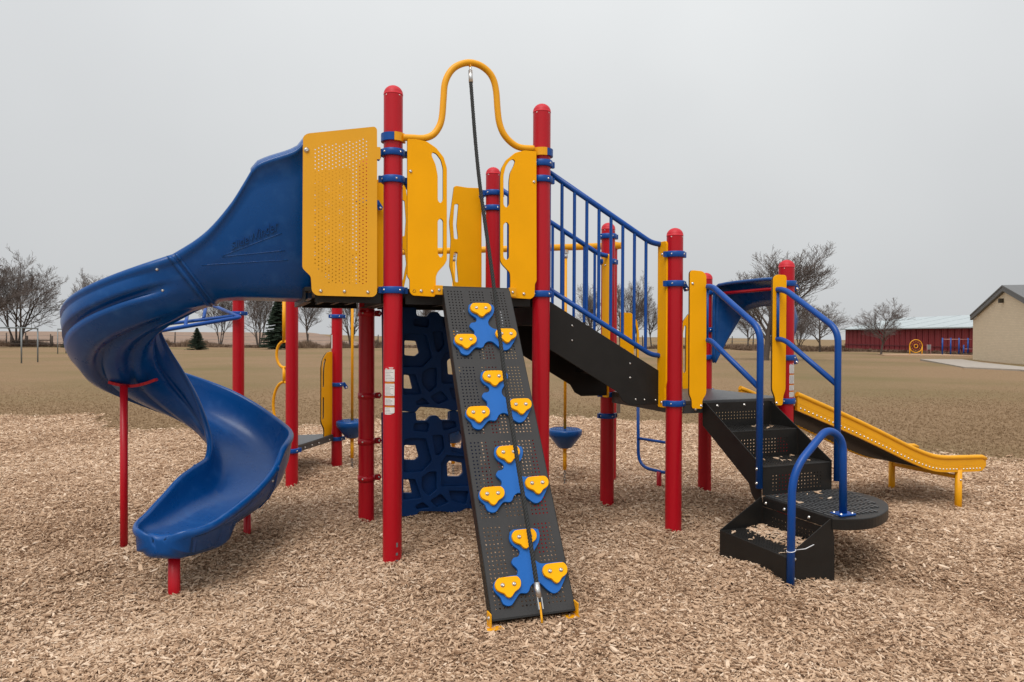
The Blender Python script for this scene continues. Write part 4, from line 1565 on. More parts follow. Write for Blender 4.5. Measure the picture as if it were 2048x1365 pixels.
b.build('base_plate', 'blue', ar_, bevel=.004)
for i, j in ((-.045, -.028), (.045, -.028), (-.045, .028), (.045, .028)):
    bolt(ar_, S('D', .392 + i, -1.287 + j, .420), UZ, .0085)
for z_ in (.19, .07):
    bolt(ar_, S('D', -.040, -1.345, z_), (U - V).normalized(), .0085)
b = MB()
b.tube([S('D', -.064 + .0255 * math.cos(a), -1.337 + .0255 * math.sin(a), .243 + .006 * math.cos(a)) for a in np.linspace(0, 2 * math.pi, 20)[:-1]], .0026, 6, closed=True)
b.tube([S('D', -.040, -1.345, .245), S('D', -.005, -1.39, .262), S('D', .05, -1.40, .285)], .0024, 6)
b.build('cable_tie', 'zip', ar_)

# ---- roller slide on the right
ZR = [(.0, 1.083), (.052, 1.064), (.331, .96), (.665, .833), (1.013, .692), (1.375, .54), (1.562, .473), (1.688, .440), (1.82, .424), (2.0, .415), (2.34, .402)]
tl = list(np.linspace(.075, 2.34, 46))
rs = None
for v_, nm in ((-.04, 'near'), (.68, 'far')):
    b = MB()
    prof = []
    for t in tl:
        z_ = ipl(t, ZR)
        hgt_ = .146 if t < 2.26 else .146 - .05 * ((t - 2.26) / .08) ** 2
        zlo = z_ - hgt_
        prof.append((S('F', t, v_, 0), z_ - (.0 if t < 2.28 else .02 * ((t - 2.28) / .06) ** 2), zlo))
    Vv = []
    for p, zt_, zl_ in prof:
        for dv in (-.016, .016):
            Vv += [tuple(p + V * dv + UZ * zl_), tuple(p + V * dv + UZ * (zt_ - .008))]
    n9 = len(prof)
    Ff = []
    for i in range(n9 - 1):
        a, c = i * 4, i * 4 + 4
        Ff += [(a, c, c + 1, a + 1), (a + 2, a + 3, c + 3, c + 2), (a, a + 2, c + 2, c), (a + 1, c + 1, c + 3, a + 3)]
    Ff += [(0, 1, 3, 2), (4 * n9 - 4, 4 * n9 - 2, 4 * n9 - 1, 4 * n9 - 3)]
    b.add(Vv, Ff)
    b.tube([p + UZ * (zt_ - .010) - V * .008 for p, zt_, zl_ in prof], .021, 12)
    # moulded line above the axle bolts
    b.tube([p + UZ * (zl_ + .062) - V * .0155 for p, zt_, zl_ in prof[:-1]], .0022, 5)
    if rs is None:
        rs = b.build('roller_slide', 'ypaint', PS, 'yellow roller slide with black rollers running down to the right')
    else:
        b.build('side_rail', 'ypaint', rs)
roll_me = None
nrl = 50
for i in range(nrl):
    t = .11 + i * (2.15 / (nrl - 1))
    z_ = ipl(t, ZR) - .118
    if roll_me is None:
        b = MB(); b.lathe((0, 0, 0), [(.0, -.328), (.0195, -.328), (.0195, .328), (.0, .328)], 10)
        roll_me = b.mesh('roller'); roll_me.materials.append(M['rubber'])
    o = mesh_obj('roller', roll_me, None, rs)
    o.matrix_basis = Matrix.Translation(S('F', t, .32, z_)) @ V.to_track_quat('Z', 'X').to_matrix().to_4x4()
    if t < 2.27:
        bolt(rs, S('F', t, -.04 - .0165, z_), -V, .0068, 'axle_bolt')
for v_, zg in ((-.04, -.1), (.68, -.1)):
    b = MB()
    b.tube([S('F', 1.993, v_, -.2), S('F', 1.993, v_, .29)], .031, 14)
    b.box(S('F', 1.993, v_ - .014, .285), U, V, UZ, .02, .006, .035)
    b.build('leg', 'ypaint', rs)
bolt(rs, S('F', 1.985, -.04 - .032, .20), -V, .008)
b = MB()
b.box(S('F', 1.993, .32, .22), U, V, UZ, .02, .33, .016)
b.build('cross_bar', 'ypaint', rs)

# ---- blue hood over the start of the roller slide
Pp = [(.97, 1.27), (.975, 1.36), (.975, 1.48), (.975, 1.60), (.975, 1.75), (.972, 1.90), (.955, 1.985), (.90, 2.012), (.78, 2.02), (.65, 2.022), (.50, 2.022), (.35, 2.022), (.22, 2.02), (.14, 2.012), (.085, 1.985), (.068, 1.90), (.065, 1.75), (.065, 1.60), (.065, 1.48), (.065, 1.36), (.07, 1.27)]
Qp = [(.02, .962, 1.26), (.075, .958, 1.36), (.14, .95, 1.48), (.20, .935, 1.58), (.245, .91, 1.67), (.255, .865, 1.735), (.258, .82, 1.765), (.26, .76, 1.785), (.26, .68, 1.797), (.26, .60, 1.803), (.26, .52, 1.805), (.26, .44, 1.803), (.26, .36, 1.797), (.26, .28, 1.785), (.258, .22, 1.765), (.255, .175, 1.735), (.245, .13, 1.67), (.20, .105, 1.58), (.14, .09, 1.48), (.075, .082, 1.36), (.02, .078, 1.26)]
NV = 7
Vv = []
for (pv, pz), (qu, qv, qz) in zip(Pp, Qp):
    for j in range(NV):
        f = j / (NV - 1)
        bul = .03 * math.sin(f * math.pi) * sstep(1.6, 1.95, pz)
        uu = .02 + (qu - .02) * f
        vv_ = pv + (qv - pv) * f ** 1.6
        zz = pz + (qz - pz) * f ** 1.7 + bul
        Vv.append(tuple(S('F', uu, vv_, zz)))
Ff = [(i * NV + j, i * NV + j + 1, (i + 1) * NV + j + 1, (i + 1) * NV + j) for i in range(len(Pp) - 1) for j in range(NV - 1)]
b = MB(); b.add(Vv, Ff, True)
hood = b.build('slide_hood', 'bplastic', PS, 'blue plastic arched hood at the top of the roller slide')
md = hood.modifiers.new('t', 'SOLIDIFY'); md.thickness = .014; md.offset = 0
b = MB()
b.tube([S('F', .005, v_, z_) for v_, z_ in Pp], .017, 8)
b.build('rim', 'bplastic', hood)
b = MB()
b.tube([S('F', .035, .06, 1.935), S('F', .035, 1.0, 1.935)], .015, 10)
b.build('sit_bar', 'red', hood)

# ---- overhead pipe, triangle deck fittings, ladders at the back
b = MB()
b.tube([Vector((1.06, 7.5, 2.485)) + Vector((.10, -.027, 0)), Vector((-2.088, 8.35, 2.485))], .036, 16)
beam = b.build('overhead_beam', 'ypaint', PS, 'long yellow overhead pipe carrying the hanging pods')
for k in 'LI':
    b = MB()
    b.lathe((POST[k].x, POST[k].y, 2.485), [(PR + .001, -.035), (PR + .016, -.035), (PR + .016, .035), (PR + .001, .035)], 24)
    b.build('beam_collar', 'ypaint', beam)
b = MB()
b.tube(smooth_path([POST['H'] + UZ * 1.955 - U * .06, POST['H'] + U * .5 + UZ * 1.96, POST['I'] + UZ * 1.955], 5), .024, 12)
b.tube(smooth_path([POST['H'] + UZ * 1.955, POST['H'] - U * .25 + UZ * 1.965, POST['H'] - U * .5 + V * -.1 + UZ * 1.93], 5), .026, 12)
b.lathe((POST['H'].x, POST['H'].y, 1.955), [(PR + .001, -.03), (PR + .017, -.03), (PR + .017, .03), (PR + .001, .03)], 24)
yb = b.build('overhead_bar', 'ypaint', PS, 'yellow overhead bar above the triangular deck')
b = MB()
RL = Vector((-2.65, 8.14, 0))
b.tube([RL + UZ * 1.96, RL + UZ * 1.44], .0215, 12)
b.tube([RL + UZ * 1.14, RL + UZ * .96], .0185, 12)
rl = b.build('ring_ladder', 'ypaint', PS, 'yellow ladder of oval rings above the triangular deck')
rd = Vector((.93, -.36, 0))
for zc_, hw, hh in ((1.29, .108, .152), (.70, .155, .27)):
    b = MB()
    b.tube([RL + rd * hw * math.cos(a) + UZ * (zc_ + hh * math.sin(a)) for a in np.linspace(0, 2 * math.pi, 29)[:-1]], .0165, 10, closed=True)
    b.build('ring', 'ypaint', rl)
b = MB()
b.tube(bend_path([(-3.88, 7.05, 1.50), (-3.492, 7.2, 1.578), (-3.0, 7.74, 1.712), (-3.716, 8.5, 1.904)], .05), .021, 12)
b.tube([(-3.06, 7.85, 1.735), (-3.88, 8.0, 1.646), (-4.1, 8.0, 1.6)], .020, 12)
ol = b.build('overhead_ladder', 'blue', PS, 'blue pipe overhead ladder frame behind the spiral slide')
for p, q in (((-3.662, 7.9, 1.764), (-3.407, 7.3, 1.60)), ((-3.69, 8.45, 1.89), (-3.493, 7.93, 1.70))):
    b = MB(); b.tube([p, q], .019, 10); b.build('rung', 'blue', ol)
b = MB()
b.tube(bend_path([(1.325, 7.35, .98), (1.331, 7.33, .155), (1.622, 6.96, .140), (1.622, 6.96, .98)], .16, 8), .0165, 12)
bl_ = b.build('back_ladder', 'blue', PS, 'blue pipe ladder hanging below the back of the low deck')
for z_ in (.45,):
    b = MB(); b.tube([(1.33, 7.33, z_), (1.622, 6.96, z_)], .0145, 10); b.build('rung', 'blue', bl_)
b = MB(); b.tube([(1.50, 7.10, -.15), (1.50, 7.10, .145)], .026, 12); b.build('foot', 'red', bl_)
b = MB(); b.tube([(1.325, 7.35, .95), S('C', .45, .03, .95)], .0165, 10); b.tube([(1.622, 6.96, .95), S('C', .75, .03, .95)], .0165, 10); b.build('hanger_bar', 'blue', bl_)
# panel on the triangular deck, beside its far right post
gI = (POST['G'] - POST['I']).normalized()
fpanel('hand_panel', [(x_, z_ - 1.505) for x_, z_ in LP], [[(x_, z_ - 1.505) for x_, z_ in h] for h in LS], 'I', -.03 - .019 if False else .02, 'yellow handhold panel on the triangular deck', ax=-gI if False else gI, bolts=[(.175, .315), (.25, .315)])

# ---- hanging pods (each swings from the overhead pipe)
def pod(pos, label):
    x_, y_ = pos
    root = thing('hanging_pod', label, 'pod', (x_, y_, .3), 'pods hanging from the overhead pipe')
    b = MB(); b.lathe((x_, y_, 0), [(.0, .300), (.060, .300), (.075, .305), (.178, .435), (.186, .450), (.187, .485), (.182, .498), (.170, .505), (.0, .507)], 32)
    seat = b.build('pod_seat', 'bplastic', root)
    dm = MB()
    for ir in range(1, 7):
        for k in range(ir * 8):
            a = 2 * math.pi * k / (ir * 8) + ir * .3
            dm.box((x_ + .026 * ir * math.cos(a), y_ + .026 * ir * math.sin(a), .5075), (1, 0, 0), (0, 1, 0), UZ, .005, .005, .0022)
    dm = dm.build('grip_studs', 'bplastic', seat); dm['kind'] = 'stuff'
    b = MB(); b.tube([(x_, y_, .50), (x_, y_, 2.36)], .0165, 12); b.build('rod', 'ypaint', root)
    b = MB(); b.tube([(x_, y_, .302), (x_, y_, .06)], .021, 12); b.lathe((x_, y_, .285), [(.034, .0), (.034, .018)], 12, capb=True, capt=True); b.build('lower_rod', 'ypaint', root)
    b = MB(); b.box((x_, y_, 2.435), U, V, UZ, .022, .028, .02); b.lathe((x_, y_, 2.36), [(.016, 0), (.022, .01), (.022, .045), (.012, .06)], 12); b.build('swivel', 'alu', root)
    b = MB(); b.lathe((x_, y_, 2.42), [(.028, 0), (.03, .03)], 12); b.build('hanger', 'ypaint', root)
    b = MB()
    for i in range(7):
        zc_ = .052 - i * .030
        d_ = Vector((1, 0, 0)) if i % 2 else Vector((0, 1, 0))
        b.tube([Vector((x_, y_, zc_)) + d_ * .011 * math.cos(a) + UZ * .021 * math.sin(a) for a in np.linspace(0, 2 * math.pi, 11)[:-1]], .0042, 5, closed=True)
    b.build('chain', 'chain', root)


bl0, bl1 = Vector((1.06, 7.5, 0)), Vector((-2.088, 8.35, 0))
for f, lab in ((.152, 'blue cone pod hanging on a yellow rod right of the climbing ramp'), (.548, 'blue cone pod hanging on a yellow rod behind the climbing wall'), (.938, 'blue cone pod hanging on a yellow rod left of the stickered post')):
    p = bl0.lerp(bl1, f)
    pod((p.x, p.y), lab)

# ================================================================= background
def tree_proto(seed, stems, spread, twist=.17, levels=4, kids=(6, 6, 5, 4), up=.35, low=.25, rmin=.00115):
    """unit-height bare tree; returns (trunk mesh, crown mesh)"""
    r_ = random.Random(seed)
    tr, crn = MB(), MB()

    def grow(p, d, L, rad, lvl):
        nseg = 5 if lvl < 2 else 3
        pts, rads = [p.copy()], [rad]
        dd = d.copy()
        for i in range(nseg):
            dd = (dd + Vector((r_.gauss(0, twist), r_.gauss(0, twist), r_.gauss(0, twist * .6) + up * (.12 if lvl else .05))) * .45).normalized()
            p = p + dd * (L / nseg)
            pts.append(p.copy())
            rads.append(rad * (1 - .75 * (i + 1) / nseg))
        (tr if lvl < 2 else crn).tube(pts, [max(q, rmin) for q in rads], 6 if lvl < 2 else 3, cap=False)
        if lvl >= levels:
            return
        nk = kids[min(lvl, len(kids) - 1)]
        for k in range(nk):
            f = (low if lvl == 0 else .22) + (1 - (low if lvl == 0 else .22)) * (k + r_.random()) / nk
            fi = f * nseg
            i0 = min(int(fi), nseg - 1)
            q = pts[i0].lerp(pts[i0 + 1], fi - i0)
            td = (pts[i0 + 1] - pts[i0]).normalized()
            a = r_.uniform(0, 6.283)
            side = Vector((math.cos(a), math.sin(a), r_.uniform(-.15, .35)))
            side = (side - td * side.dot(td)).normalized()
            ang = r_.uniform(.45, .95) * (spread if lvl < 2 else 1.)
            nd = (td * math.cos(ang) + side * math.sin(ang) + UZ * up * .3).normalized()
            nl = L * r_.uniform(.52, .80) * (1.06 - .42 * f) * (1. if lvl < 2 else .85)
            grow(q, nd, nl, max(.0012, rads[i0] * .58), lvl + 1)
    for s_ in range(stems):
        a = 2 * math.pi * s_ / stems + r_.random()
        ln = 0 if stems == 1 else r_.uniform(.22, .5)
        grow(Vector((.012 * math.cos(a) * (stems > 1), .012 * math.sin(a) * (stems > 1), -.01)), Vector((math.cos(a) * ln, math.sin(a) * ln, 1)).normalized(), r_.uniform(.62, .78), .022 if stems == 1 else .014, 0)
    out = []
    for b_, nm in ((tr, 'trunk'), (crn, 'crown')):
        out.append(b_.mesh(nm))
    zs = [v_.co.z for v_ in out[1].vertices]
    zs.sort()
    k = 1 / zs[int(len(zs) * .995)]
    rr = sorted(math.hypot(v_.co.x, v_.co.y) * k for v_ in out[1].vertices)
    wid = rr[int(len(rr) * .97)]
    for m_ in out:
        m_.transform(Matrix.Scale(k, 4))
    out[0].materials.append(M['bark'])
    out[1].materials.append(M['twig'])
    return out, wid


PROT = [tree_proto(3, 5, 1.15, kids=(8, 7, 5, 4)), tree_proto(8, 1, 1.15, low=.26, kids=(15, 9, 6, 4)), tree_proto(21, 3, 1.0, kids=(9, 8, 6, 4)), tree_proto(34, 1, 1.0, low=.2, kids=(16, 10, 6, 4)), tree_proto(55, 6, .95, kids=(7, 7, 5, 4)), tree_proto(77, 1, .85, twist=.12, low=.16, kids=(22, 11, 6, 4), up=.55, rmin=.00085)]


def gpt(px, Z):
    """ground point at image column px (2048 wide) and depth Z"""
    return (px - 1024) / 1400 * Z, Z


def tree(kind, x_, y_, h, hw, rz, label):
    (tm_, cm_), wid = PROT[kind]
    t = thing('bare_tree', label, 'tree', (x_, y_, terrain_z(x_, y_) - .05), 'bare trees around the field')
    t.rotation_euler = (0, 0, rz)
    k = hw / (wid * h)
    t.scale = (h * k, h * k, h)
    for m_, nm in ((tm_, 'trunk'), (cm_, 'crown')):
        o = bpy.data.objects.new(nm, m_)
        COL.objects.link(o)
        o.parent = t
    return t


for kd, px, Z, h, hw, rz, lab in (
        (0, 35, 80, 10.3, 4.7, .3, 'wide bare multi-stemmed tree at the far left behind the grey goal frame'),
        (3, -38, 74, 10.8, 4.6, 1.1, 'tall bare tree cut off by the left edge'),
        (2, 196, 82, 8.6, 3.6, 2.0, 'bare tree whose crown rises above the top curve of the spiral slide'),
        (1, 290, 84, 7.4, 2.6, 4.0, 'bare tree hidden behind the spiral slide'),
        (2, 440, 82, 7.4, 2.4, .5, 'slim bare tree seen under the spiral slide left of the red post'),
        (0, 517, 80, 8.2, 2.7, 1.4, 'bare tree with fanned stems left of the dark spruce'),
        (1, 617, 80, 8.0, 2.5, 2.4, 'bare tree right of the dark spruce'),
        (4, 703, 79, 8.4, 2.6, 3.0, 'bare tree behind the hanging pod under the slide entry'),
        (3, 856, 84, 7.6, 2.6, 4.4, 'bare tree seen above the climbing wall'),
        (3, 1178, 82, 7.6, 2.9, .9, 'bare tree behind the upper stair railing'),
        (4, 1262, 80, 8.0, 3.2, 5.2, 'bushy bare tree behind the foot of the upper stairs'),
        (1, 1303, 84, 6.6, 2.0, 2.2, 'small bare tree just left of the low deck post'),
        (5, 1531, 43, 6.9, 3.4, 5.0, 'large bare tree behind the blue slide hood'),
        (1, 1496, 76, 5.3, 2.1, .4, 'low bare tree seen through the blue slide hood'),
        (4, 1597, 74, 4.9, 2.2, 1.2, 'bare thicket tree right of the large bare tree'),
        (1, 1640, 68, 5.0, 2.6, 3.3, 'round bare tree beside the left end of the red barn'),
        (1, 1762, 57, 4.5, 2.0, 5.5, 'bare tree standing in front of the red barn')):
    x_, y_ = gpt(px, Z)
    tree(kd, x_, y_, h, hw, rz, lab)


def conifer(x_, y_, h, hw, seed, label):
    r_ = random.Random(seed)
    t = thing('evergreen_tree', label, 'tree', (x_, y_, terrain_z(x_, y_)), 'evergreens at the field edge')
    b = MB()
    zg = terrain_z(x_, y_)
    b.tube([(x_, y_, zg - .1), (x_, y_, zg + h * .5), (x_, y_, zg + h * .98)], [h * .03, h * .018, h * .003], 7)
    b.build('trunk', 'bark', t)
    c = MB()
    N_ = 260
    for i in range(N_):
        f = (i + r_.random()) / N_
        z0 = zg + h * (.05 + .93 * f)
        ln = hw * (1 - f) ** .85 * r_.uniform(.75, 1.12) + .05 * h * .3
        a = r_.uniform(0, 6.283)
        d = Vector((math.cos(a), math.sin(a), 0))
        sd_ = Vector((-d.y, d.x, 0))
        for j in range(9):
            g = (j + 1) / 9
            p = Vector((x_, y_, z0)) + d * ln * g + UZ * (-.28 * ln * g + .16 * ln * g * g)
            s_ = .10 * h * (1.15 - .6 * g) * r_.uniform(.5, 1.) * (.55 + .45 * (1 - f))
            for sg in (-1, 1):
                tip = p + sd_ * sg * s_ + d * s_ * .6 + UZ * r_.uniform(-.35, .1) * s_
                c.add([p - d * .03 * h * .5, p + UZ * .018 * h, tip, p - UZ * .014 * h], [(0, 1, 2), (0, 2, 3)])
    c.build('crown', 'needle', t, fix=False)
    return t


conifer(*gpt(557, 72), 5.6, 1.75, 4, 'tall dark spruce between the red posts')
conifer(*gpt(394, 67), 2.15, .98, 9, 'small round evergreen under the spiral slide')
conifer(*gpt(146, 76), 2.6, 1.1, 12, 'evergreen mostly hidden behind the left edge of the spiral slide')

# ---- fence along the far edge of the field
fence = thing('field_fence', 'weathered wooden post and wire fence along the far field edge', 'fence', (-25, 82, 0))
pm = MB(); pm.tube([(0, 0, -.3), (.01, .0, .8), (.0, .01, 1.55)], [.075, .07, .062], 7); pmm = pm.mesh('fence_post'); pmm.materials.append(M['wood'])
fx = -66.
while fx < 34:
    yy = 82 + 1.5 * math.sin(fx * .07)
    o = mesh_obj('fence_post', pmm, None, fence)
    o.matrix_basis = Matrix.Translation((fx, yy, terrain_z(fx, yy))) @ Matrix.Rotation(random.uniform(-.06, .06), 4, 'Y') @ Matrix.Scale(random.uniform(.85, 1.12), 4)
    fx += random.uniform(2.3, 3.1)
for zz in (.45, .85, 1.25):
    b = MB(); b.tube([(q, 82 + 1.5 * math.sin(q * .07) - .08, terrain_z(q, 82) + zz) for q in np.linspace(-66, 34, 60)], .012, 4); b.build('wire', 'galv', fence)
rails = thing('wooden_rail', 'short wooden rail fence beside the wide tree at far left', 'fence', (-55, 79, 0))
for px in (22, 53, 103):
    x_, y_ = gpt(px, 79)
    b = MB(); b.tube([(x_, y_, terrain_z(x_, y_) - .2), (x_ + .05, y_, terrain_z(x_, y_) + 1.25)], .13, 7); b.build('fence_post', 'wood', rails)
for za, zb_ in ((.75, .62), (.35, .30)):
    xa, xb = gpt(22, 79)[0], gpt(103, 79)[0]
    b = MB(); b.box(((xa + xb) / 2, 78.9, terrain_z(xa, 79) + za), (1, 0, 0), (0, 1, 0), UZ, (xb - xa) / 2, .03, .06); b.build('rail', 'wood', rails)


# ---- weeds along the fence, at the barn and round the tree feet
NB_ = 26000
bx = rng.uniform(-68, 40, NB_)
by = 81 + 1.5 * np.sin(bx * .07) + rng.normal(0, 1.1, NB_)
b2 = 3500
bx2 = rng.uniform(36.2, 37.7, b2); by2 = rng.uniform(55, 84, b2)
b3 = 3500
bx3 = rng.uniform(24, 37, b3); by3 = 74 + rng.normal(0, 1.2, b3)
x = np.concatenate([bx, bx2, bx3]); y = np.concatenate([by, by2, by3])
n = len(x)
z = np.array([terrain_z(a, c) for a, c in zip(x, y)])
h_ = rng.uniform(.25, .85, n) * (.75 + .45 * np.sin(x * .9 + np.sin(x * .31) * 3)) * np.where(x < -15, 1.25, .85)
h_[NB_:NB_ + b2] *= .8
instancer('dry_weeds', np.stack([x, y, z], 1), np.stack([rng.normal(0, .15, n), rng.normal(0, .15, n), rng.random(n) * 6.283], 1), np.stack([np.full(n, .45), np.full(n, .45), h_], 1),
          np.clip(.5 + .25 * np.sin(x * .5) + rng.normal(0, .2, n), 0, 1), rng.integers(0, 4, n), [(tuft_mesh(90 + i, 7, 1., .5), M['brush']) for i in range(4)], 'dry brown weeds along the fence and the barn', 'weeds')


# ---- grey goal frames on the left
def goal(p0, p1, far, h, label):
    g = thing('goal_frame', label, 'goal frame', (p0[0], p0[1], 0), 'goal frames on the lawn')
    for nm, a, c in (('front_post', (*p0, -.1), (*p0, h)), ('rear_post', (*p1, -.1), (*p1, h - .03)), ('side_bar', (*p0, h), (*p1, h - .03)), ('crossbar', (*p0, h), (*far, h)),
                     ('front_post', (*far, -.1), (*far, h)), ('rear_post', (far[0] + p1[0] - p0[0], far[1] + p1[1] - p0[1], -.1), (far[0] + p1[0] - p0[0], far[1] + p1[1] - p0[1], h - .03)),
                     ('side_bar', (*far, h), (far[0] + p1[0] - p0[0], far[1] + p1[1] - p0[1], h - .03))):
        b = MB(); b.tube([a, c], .036, 8); b.build(nm, 'galv', g)


goal((-24.6, 35.1), (-24.8, 36.6), (-30.5, 34.6), 1.78, 'grey pipe goal frame at the left edge of the lawn')
goal((-33.75, 52.), (-33.9, 53.2), (-28.0, 53.), 1.82, 'grey pipe goal frame farther back beside the spiral slide')

# ---- red barn
barn = thing('red_barn', 'long red barn with pale metal roof on the right', 'barn', (38, 66, 0))
BX, BY0, BY1, BE = 38.0, 46., 80., 2.28
b = MB()
b.box((BX + 6, (BY0 + BY1) / 2, BE / 2 - .1), (1, 0, 0), (0, 1, 0), UZ, 5.9, (BY1 - BY0) / 2, BE / 2 + .1)
b.prism([(BX + .1, BY1, BE), (BX + 12, BY1, BE), (BX + 6, BY1, 3.5)], (0, -.1, 0))
b.build('wall', 'barnd', barn)
pmm = None
ny_ = 36
pw = (BY1 - BY0) / ny_
for i in range(ny_):
    if pmm is None:
        q = MB()
        q.box((0, 0, BE / 2 - .05), (1, 0, 0), (0, 1, 0), UZ, .03, pw * .40, BE / 2 + .04)
        q.box((-.035, pw * .20, BE / 2 - .05), (1, 0, 0), (0, 1, 0), UZ, .012, .03, BE / 2 + .03)
        q.box((-.035, -pw * .20, BE / 2 - .05), (1, 0, 0), (0, 1, 0), UZ, .012, .03, BE / 2 + .03)
        pmm = q.mesh('siding_panel'); pmm.materials.append(M['barn'])
    o = mesh_obj('siding_panel', pmm, None, barn)
    o.matrix_basis = Matrix.Translation((BX + .08, BY0 + (i + .5) * pw, 0))
b = MB(); b.box((BX + .02, (BY0 + BY1) / 2, .62), (1, 0, 0), (0, 1, 0), UZ, .02, (BY1 - BY0) / 2, .05); b.build('girt_rail', 'barnd', barn)
b = MB()
b.prism([(BX - .35, BY0 - .3, BE - .04), (BX + 6, BY0 - .3, 3.52), (BX + 6, BY0 - .3, 3.62), (BX - .35, BY0 - .3, BE + .06)], (0, BY1 - BY0 + .6, 0))
b.prism([(BX + 12.3, BY0 - .3, BE - .04), (BX + 6, BY0 - .3, 3.52), (BX + 6, BY0 - .3, 3.62), (BX + 12.3, BY0 - .3, BE + .06)], (0, BY1 - BY0 + .6, 0))
rf = b.build('roof', 'roofm', barn)
for i in range(1, 9):
    yy = BY0 + i * (BY1 - BY0) / 9
    q = MB(); q.tube([(BX - .36, yy, BE + .07), (BX + 6, yy, 3.63)], .014, 4); q.build('roof_seam', 'roofm', rf)

# ---- tan block building with a gable
bm_ = bpy.data.materials.new('tan_block_wall')
bm_.use_nodes = True
t = bm_.node_tree
pb = t.nodes['Principled BSDF']; pb.inputs['Roughness'].default_value = .9
co = t.nodes.new('ShaderNodeTexCoord'); br = t.nodes.new('ShaderNodeTexBrick')
mp = t.nodes.new('ShaderNodeMapping'); mp.inputs['Rotation'].default_value = (R(90), 0, 0)
br.inputs['Color1'].default_value = (.74, .61, .44, 1); br.inputs['Color2'].default_value = (.68, .56, .40, 1); br.inputs['Mortar'].default_value = (.58, .48, .35, 1)
br.inputs['Scale'].default_value = 1; br.inputs['Brick Width'].default_value = .40; br.inputs['Row Height'].default_value = .10; br.inputs['Mortar Size'].default_value = .008
t.links.new(co.outputs['UV'], br.inputs['Vector']); t.links.new(br.outputs['Color'], pb.inputs['Base Color'])
bmp = t.nodes.new('ShaderNodeBump'); bmp.inputs['Strength'].default_value = .5; bmp.inputs['Distance'].default_value = .01
inv = t.nodes.new('ShaderNodeMath'); inv.operation = 'SUBTRACT'; inv.inputs[0].default_value = 1
t.links.new(br.outputs['Fac'], inv.inputs[1]); t.links.new(inv.outputs[0], bmp.inputs['Height']); t.links.new(bmp.outputs[0], pb.inputs['Normal'])
M['block'] = bm_
bl_d = thing('school_building', 'tan block building with a grey gable roof edge at the right', 'building', (31.6, 48, 0))
w0 = Vector((31.6, 48.0, 0)); wd_ = Vector((-2.6, -8.3, 0)).normalized(); wn = Vector((wd_.y, -wd_.x, 0))
if wn.x < 0:
    wn = -wn
HWD, EV, PK = 5.9, 2.68, 4.28
pol = [(0, -.3), (2 * HWD, -.3), (2 * HWD, EV), (HWD, PK), (0, EV)]
b = MB(); b.prism([w0 + wd_ * a + UZ * z_ for a, z_ in pol], wn * 14)
bw = b.build('wall', 'block', bl_d)
uvl = bw.data.uv_layers.new(name='UVMap')
for l in bw.data.loops:
    c = bw.data.vertices[l.vertex_index].co
    uvl.data[l.index].uv = ((c - w0).dot(wd_) + (c - w0).dot(wn), c.z)
for sg, a0_, a1_, z0, z1 in ((1, -.06, HWD, EV - .02, PK + .02), (2, HWD, 2 * HWD + .06, PK + .02, EV - .02)):
    b = MB()
    P0 = [w0 + wd_ * a0_ + UZ * z0, w0 + wd_ * a1_ + UZ * z1, w0 + wd_ * a1_ + UZ * (z1 + .30), w0 + wd_ * a0_ + UZ * (z0 + .30)]
    b.prism([p - wn * .16 for p in P0], wn * .15)
    b.build('fascia', 'fascia', bl_d)
    b = MB()
    P0 = [w0 + wd_ * a0_ + UZ * (z0 + .27), w0 + wd_ * a1_ + UZ * (z1 + .27), w0 + wd_ * a1_ + UZ * (z1 + .36), w0 + wd_ * a0_ + UZ * (z0 + .36)]
    b.prism([p - wn * .19 for p in P0], wn * 14.4)
    b.build('roof', 'fascia', bl_d)
b = MB(); b.box(w0 + wd_ * (HWD - .35) + UZ * (PK - .55) - wn * .12, wd_, wn, UZ, .10, .12, .13); b.build('wall_lamp', 'edge', bl_d)

# ---- concrete path beside the building
pts = [(26.65, 45.6), (29.0, 45.5), (26.7, 40.0), (24.75, 33.85), (23.6, 30.1), (21.4, 27.4), (23.1, 31.6), (21.8, 33.7)]
pth_ = [(26.6, 45.6), (29.2, 45.4), (26.9, 40.0), (25.0, 33.9), (23.9, 29.9), (21.4, 27.6), (22.9, 31.5), (21.9, 33.9)]
b = MB(); b.prism([(x_, y_, -.10) for x_, y_ in pth_], (0, 0, .16))
po = b.build('concrete_path', 'concrete', None); po['kind'] = 'structure'
b = MB(); b.prism([(29.0, 54.5, -.1), (38, 53.5, -.1), (37.6, 58.5, -.1), (31.0, 59.5, -.1)], (0, 0, .17))
po = b.build('far_mulch_patch', 'mulchbase', None); po['kind'] = 'structure'

# ---- small play pieces by the barn
x_, y_ = gpt(1832, 57)
wp = thing('play_wheel_panel', 'yellow round play panel on two legs in front of the barn', 'play panel', (x_, y_, 0))
for rr, tr_, nm in ((.52, .032, 'outer_ring'), (.15, .028, 'inner_ring')):
    b = MB(); b.tube([(x_ + rr * math.cos(a), y_, .74 + rr * math.sin(a)) for a in np.linspace(0, 2 * math.pi, 33)[:-1]], tr_, 8, closed=True); b.build(nm, 'ypaint', wp)
for k in range(12):
    a = k * math.pi / 6
    b = MB(); b.box((x_ + .36 * math.cos(a), y_, .74 + .36 * math.sin(a)), (math.cos(a), 0, math.sin(a)), (0, 1, 0), (-math.sin(a), 0, math.cos(a)), .035, .012, .012); b.build('spoke_peg', 'ypaint', wp)
for sg in (-1, 1):
    b = MB(); b.tube([(x_ + sg * .50, y_, -.1), (x_ + sg * .50, y_, .70)], .04, 8); b.build('leg', 'ypaint', wp)
x_, y_ = gpt(1858, 57)
sb_ = thing('notice_board', 'small grey notice board on two legs in front of the barn', 'sign', (x_, y_, 0))
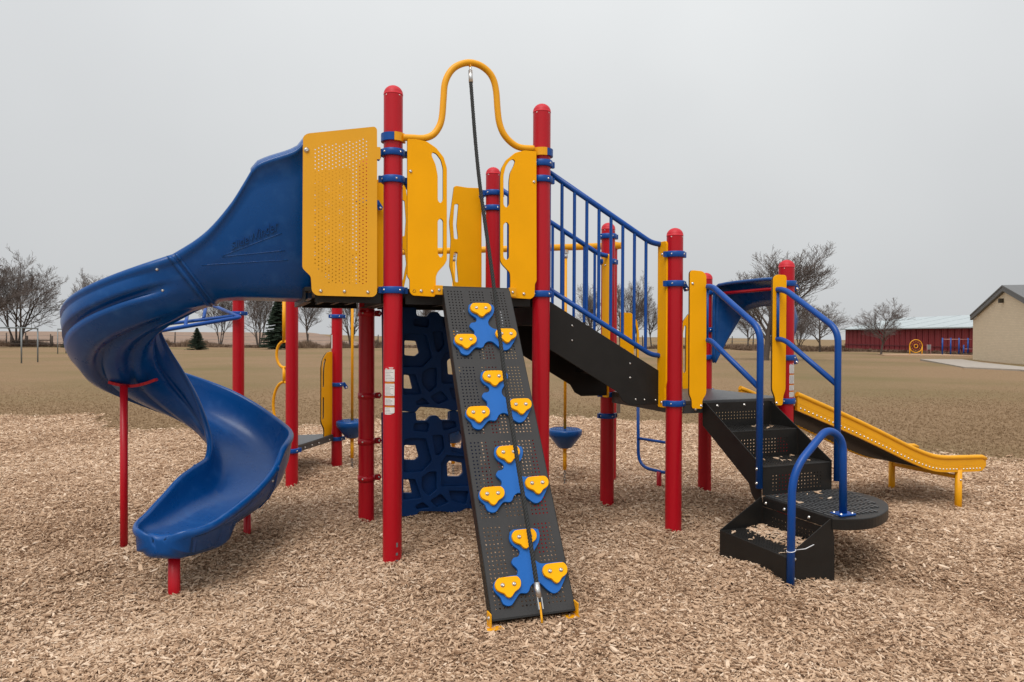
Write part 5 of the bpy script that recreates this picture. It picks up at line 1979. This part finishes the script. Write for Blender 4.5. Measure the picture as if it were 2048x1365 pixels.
b = MB(); b.box((x_, y_, .66), (1, 0, 0), (0, 1, 0), UZ, .14, .02, .20); b.build('board', 'galv', sb_)
for sg in (-1, 1):
    b = MB(); b.tube([(x_ + sg * .15, y_, -.1), (x_ + sg * .15, y_, .88)], .02, 6); b.build('leg', 'pinkbar', sb_)
fb = thing('exercise_bars', 'blue post exercise bars in front of the barn', 'exercise bars', (36.3, 57, 0))
lastx = None
for px, hh in ((1885, 1.42), (1901.5, 1.42), (1918, 1.42), (1927.5, .85), (1936, 1.42)):
    x_, y_ = gpt(px, 57)
    b = MB(); b.tube([(x_, y_, -.1), (x_, y_, hh)], .055, 10); b.build('post', 'blue', fb)
xa, xb = gpt(1885, 57)[0], gpt(1943, 57)[0]
b = MB(); b.tube([(xa, 57, 1.30), (xb, 57, 1.30)], .03, 8); b.build('bar', 'pinkbar', fb)
xa = gpt(1927, 57)[0]
b = MB(); b.tube([(xa, 57, .52), (xb + .5, 57, .52)], .03, 8); b.build('bar', 'pinkbar', fb)

# ---- chips lying on the lowest step and the landing
sp = []
for i in range(330):
    a_, b_ = random.random() ** 1.6, random.random()
    sp.append((.235 - .16 * a_ * (1.1 - .6 * abs(b_ - .5)), -.72 - .56 * b_, .203 + random.random() * .022 * (1 - a_)))
for i in range(16):
    sp.append((random.uniform(-.07, .2), random.uniform(-1.28, -.74), .204))
for i in range(9):
    sp.append((random.uniform(.3, .75), random.uniform(-.98, -.74), .4115))
for i in range(14):
    sp.append((random.uniform(.45, .85), random.uniform(-.38, -.62), .613))
for i in range(8):
    sp.append((random.uniform(.6, .85), random.uniform(-.1, -.3), .816))
pts = np.array([tuple(S('D', *q)) for q in sp])
n = len(pts)
L = np.clip(np.exp(rng.normal(math.log(.036), .35, n)), .015, .06)
instancer('step_wood_chips', pts + np.array([0, 0, .003]), np.stack([rng.normal(0, .2, n), rng.normal(0, .15, n), rng.random(n) * 6.283], 1), np.stack([L, L * .3, L * .1], 1),
          np.clip(rng.normal(.62, .2, n), 0, 1), rng.integers(0, 8, n), [(chip_mesh(200 + i), M['chip']) for i in range(8)], 'wood chips kicked onto the transfer steps', 'wood chips')

b = MB(); b.box((.968, 6.34, .865), U, V, UZ, .018, .0015, .045); b.build('sticker', 'white', lowdeck)
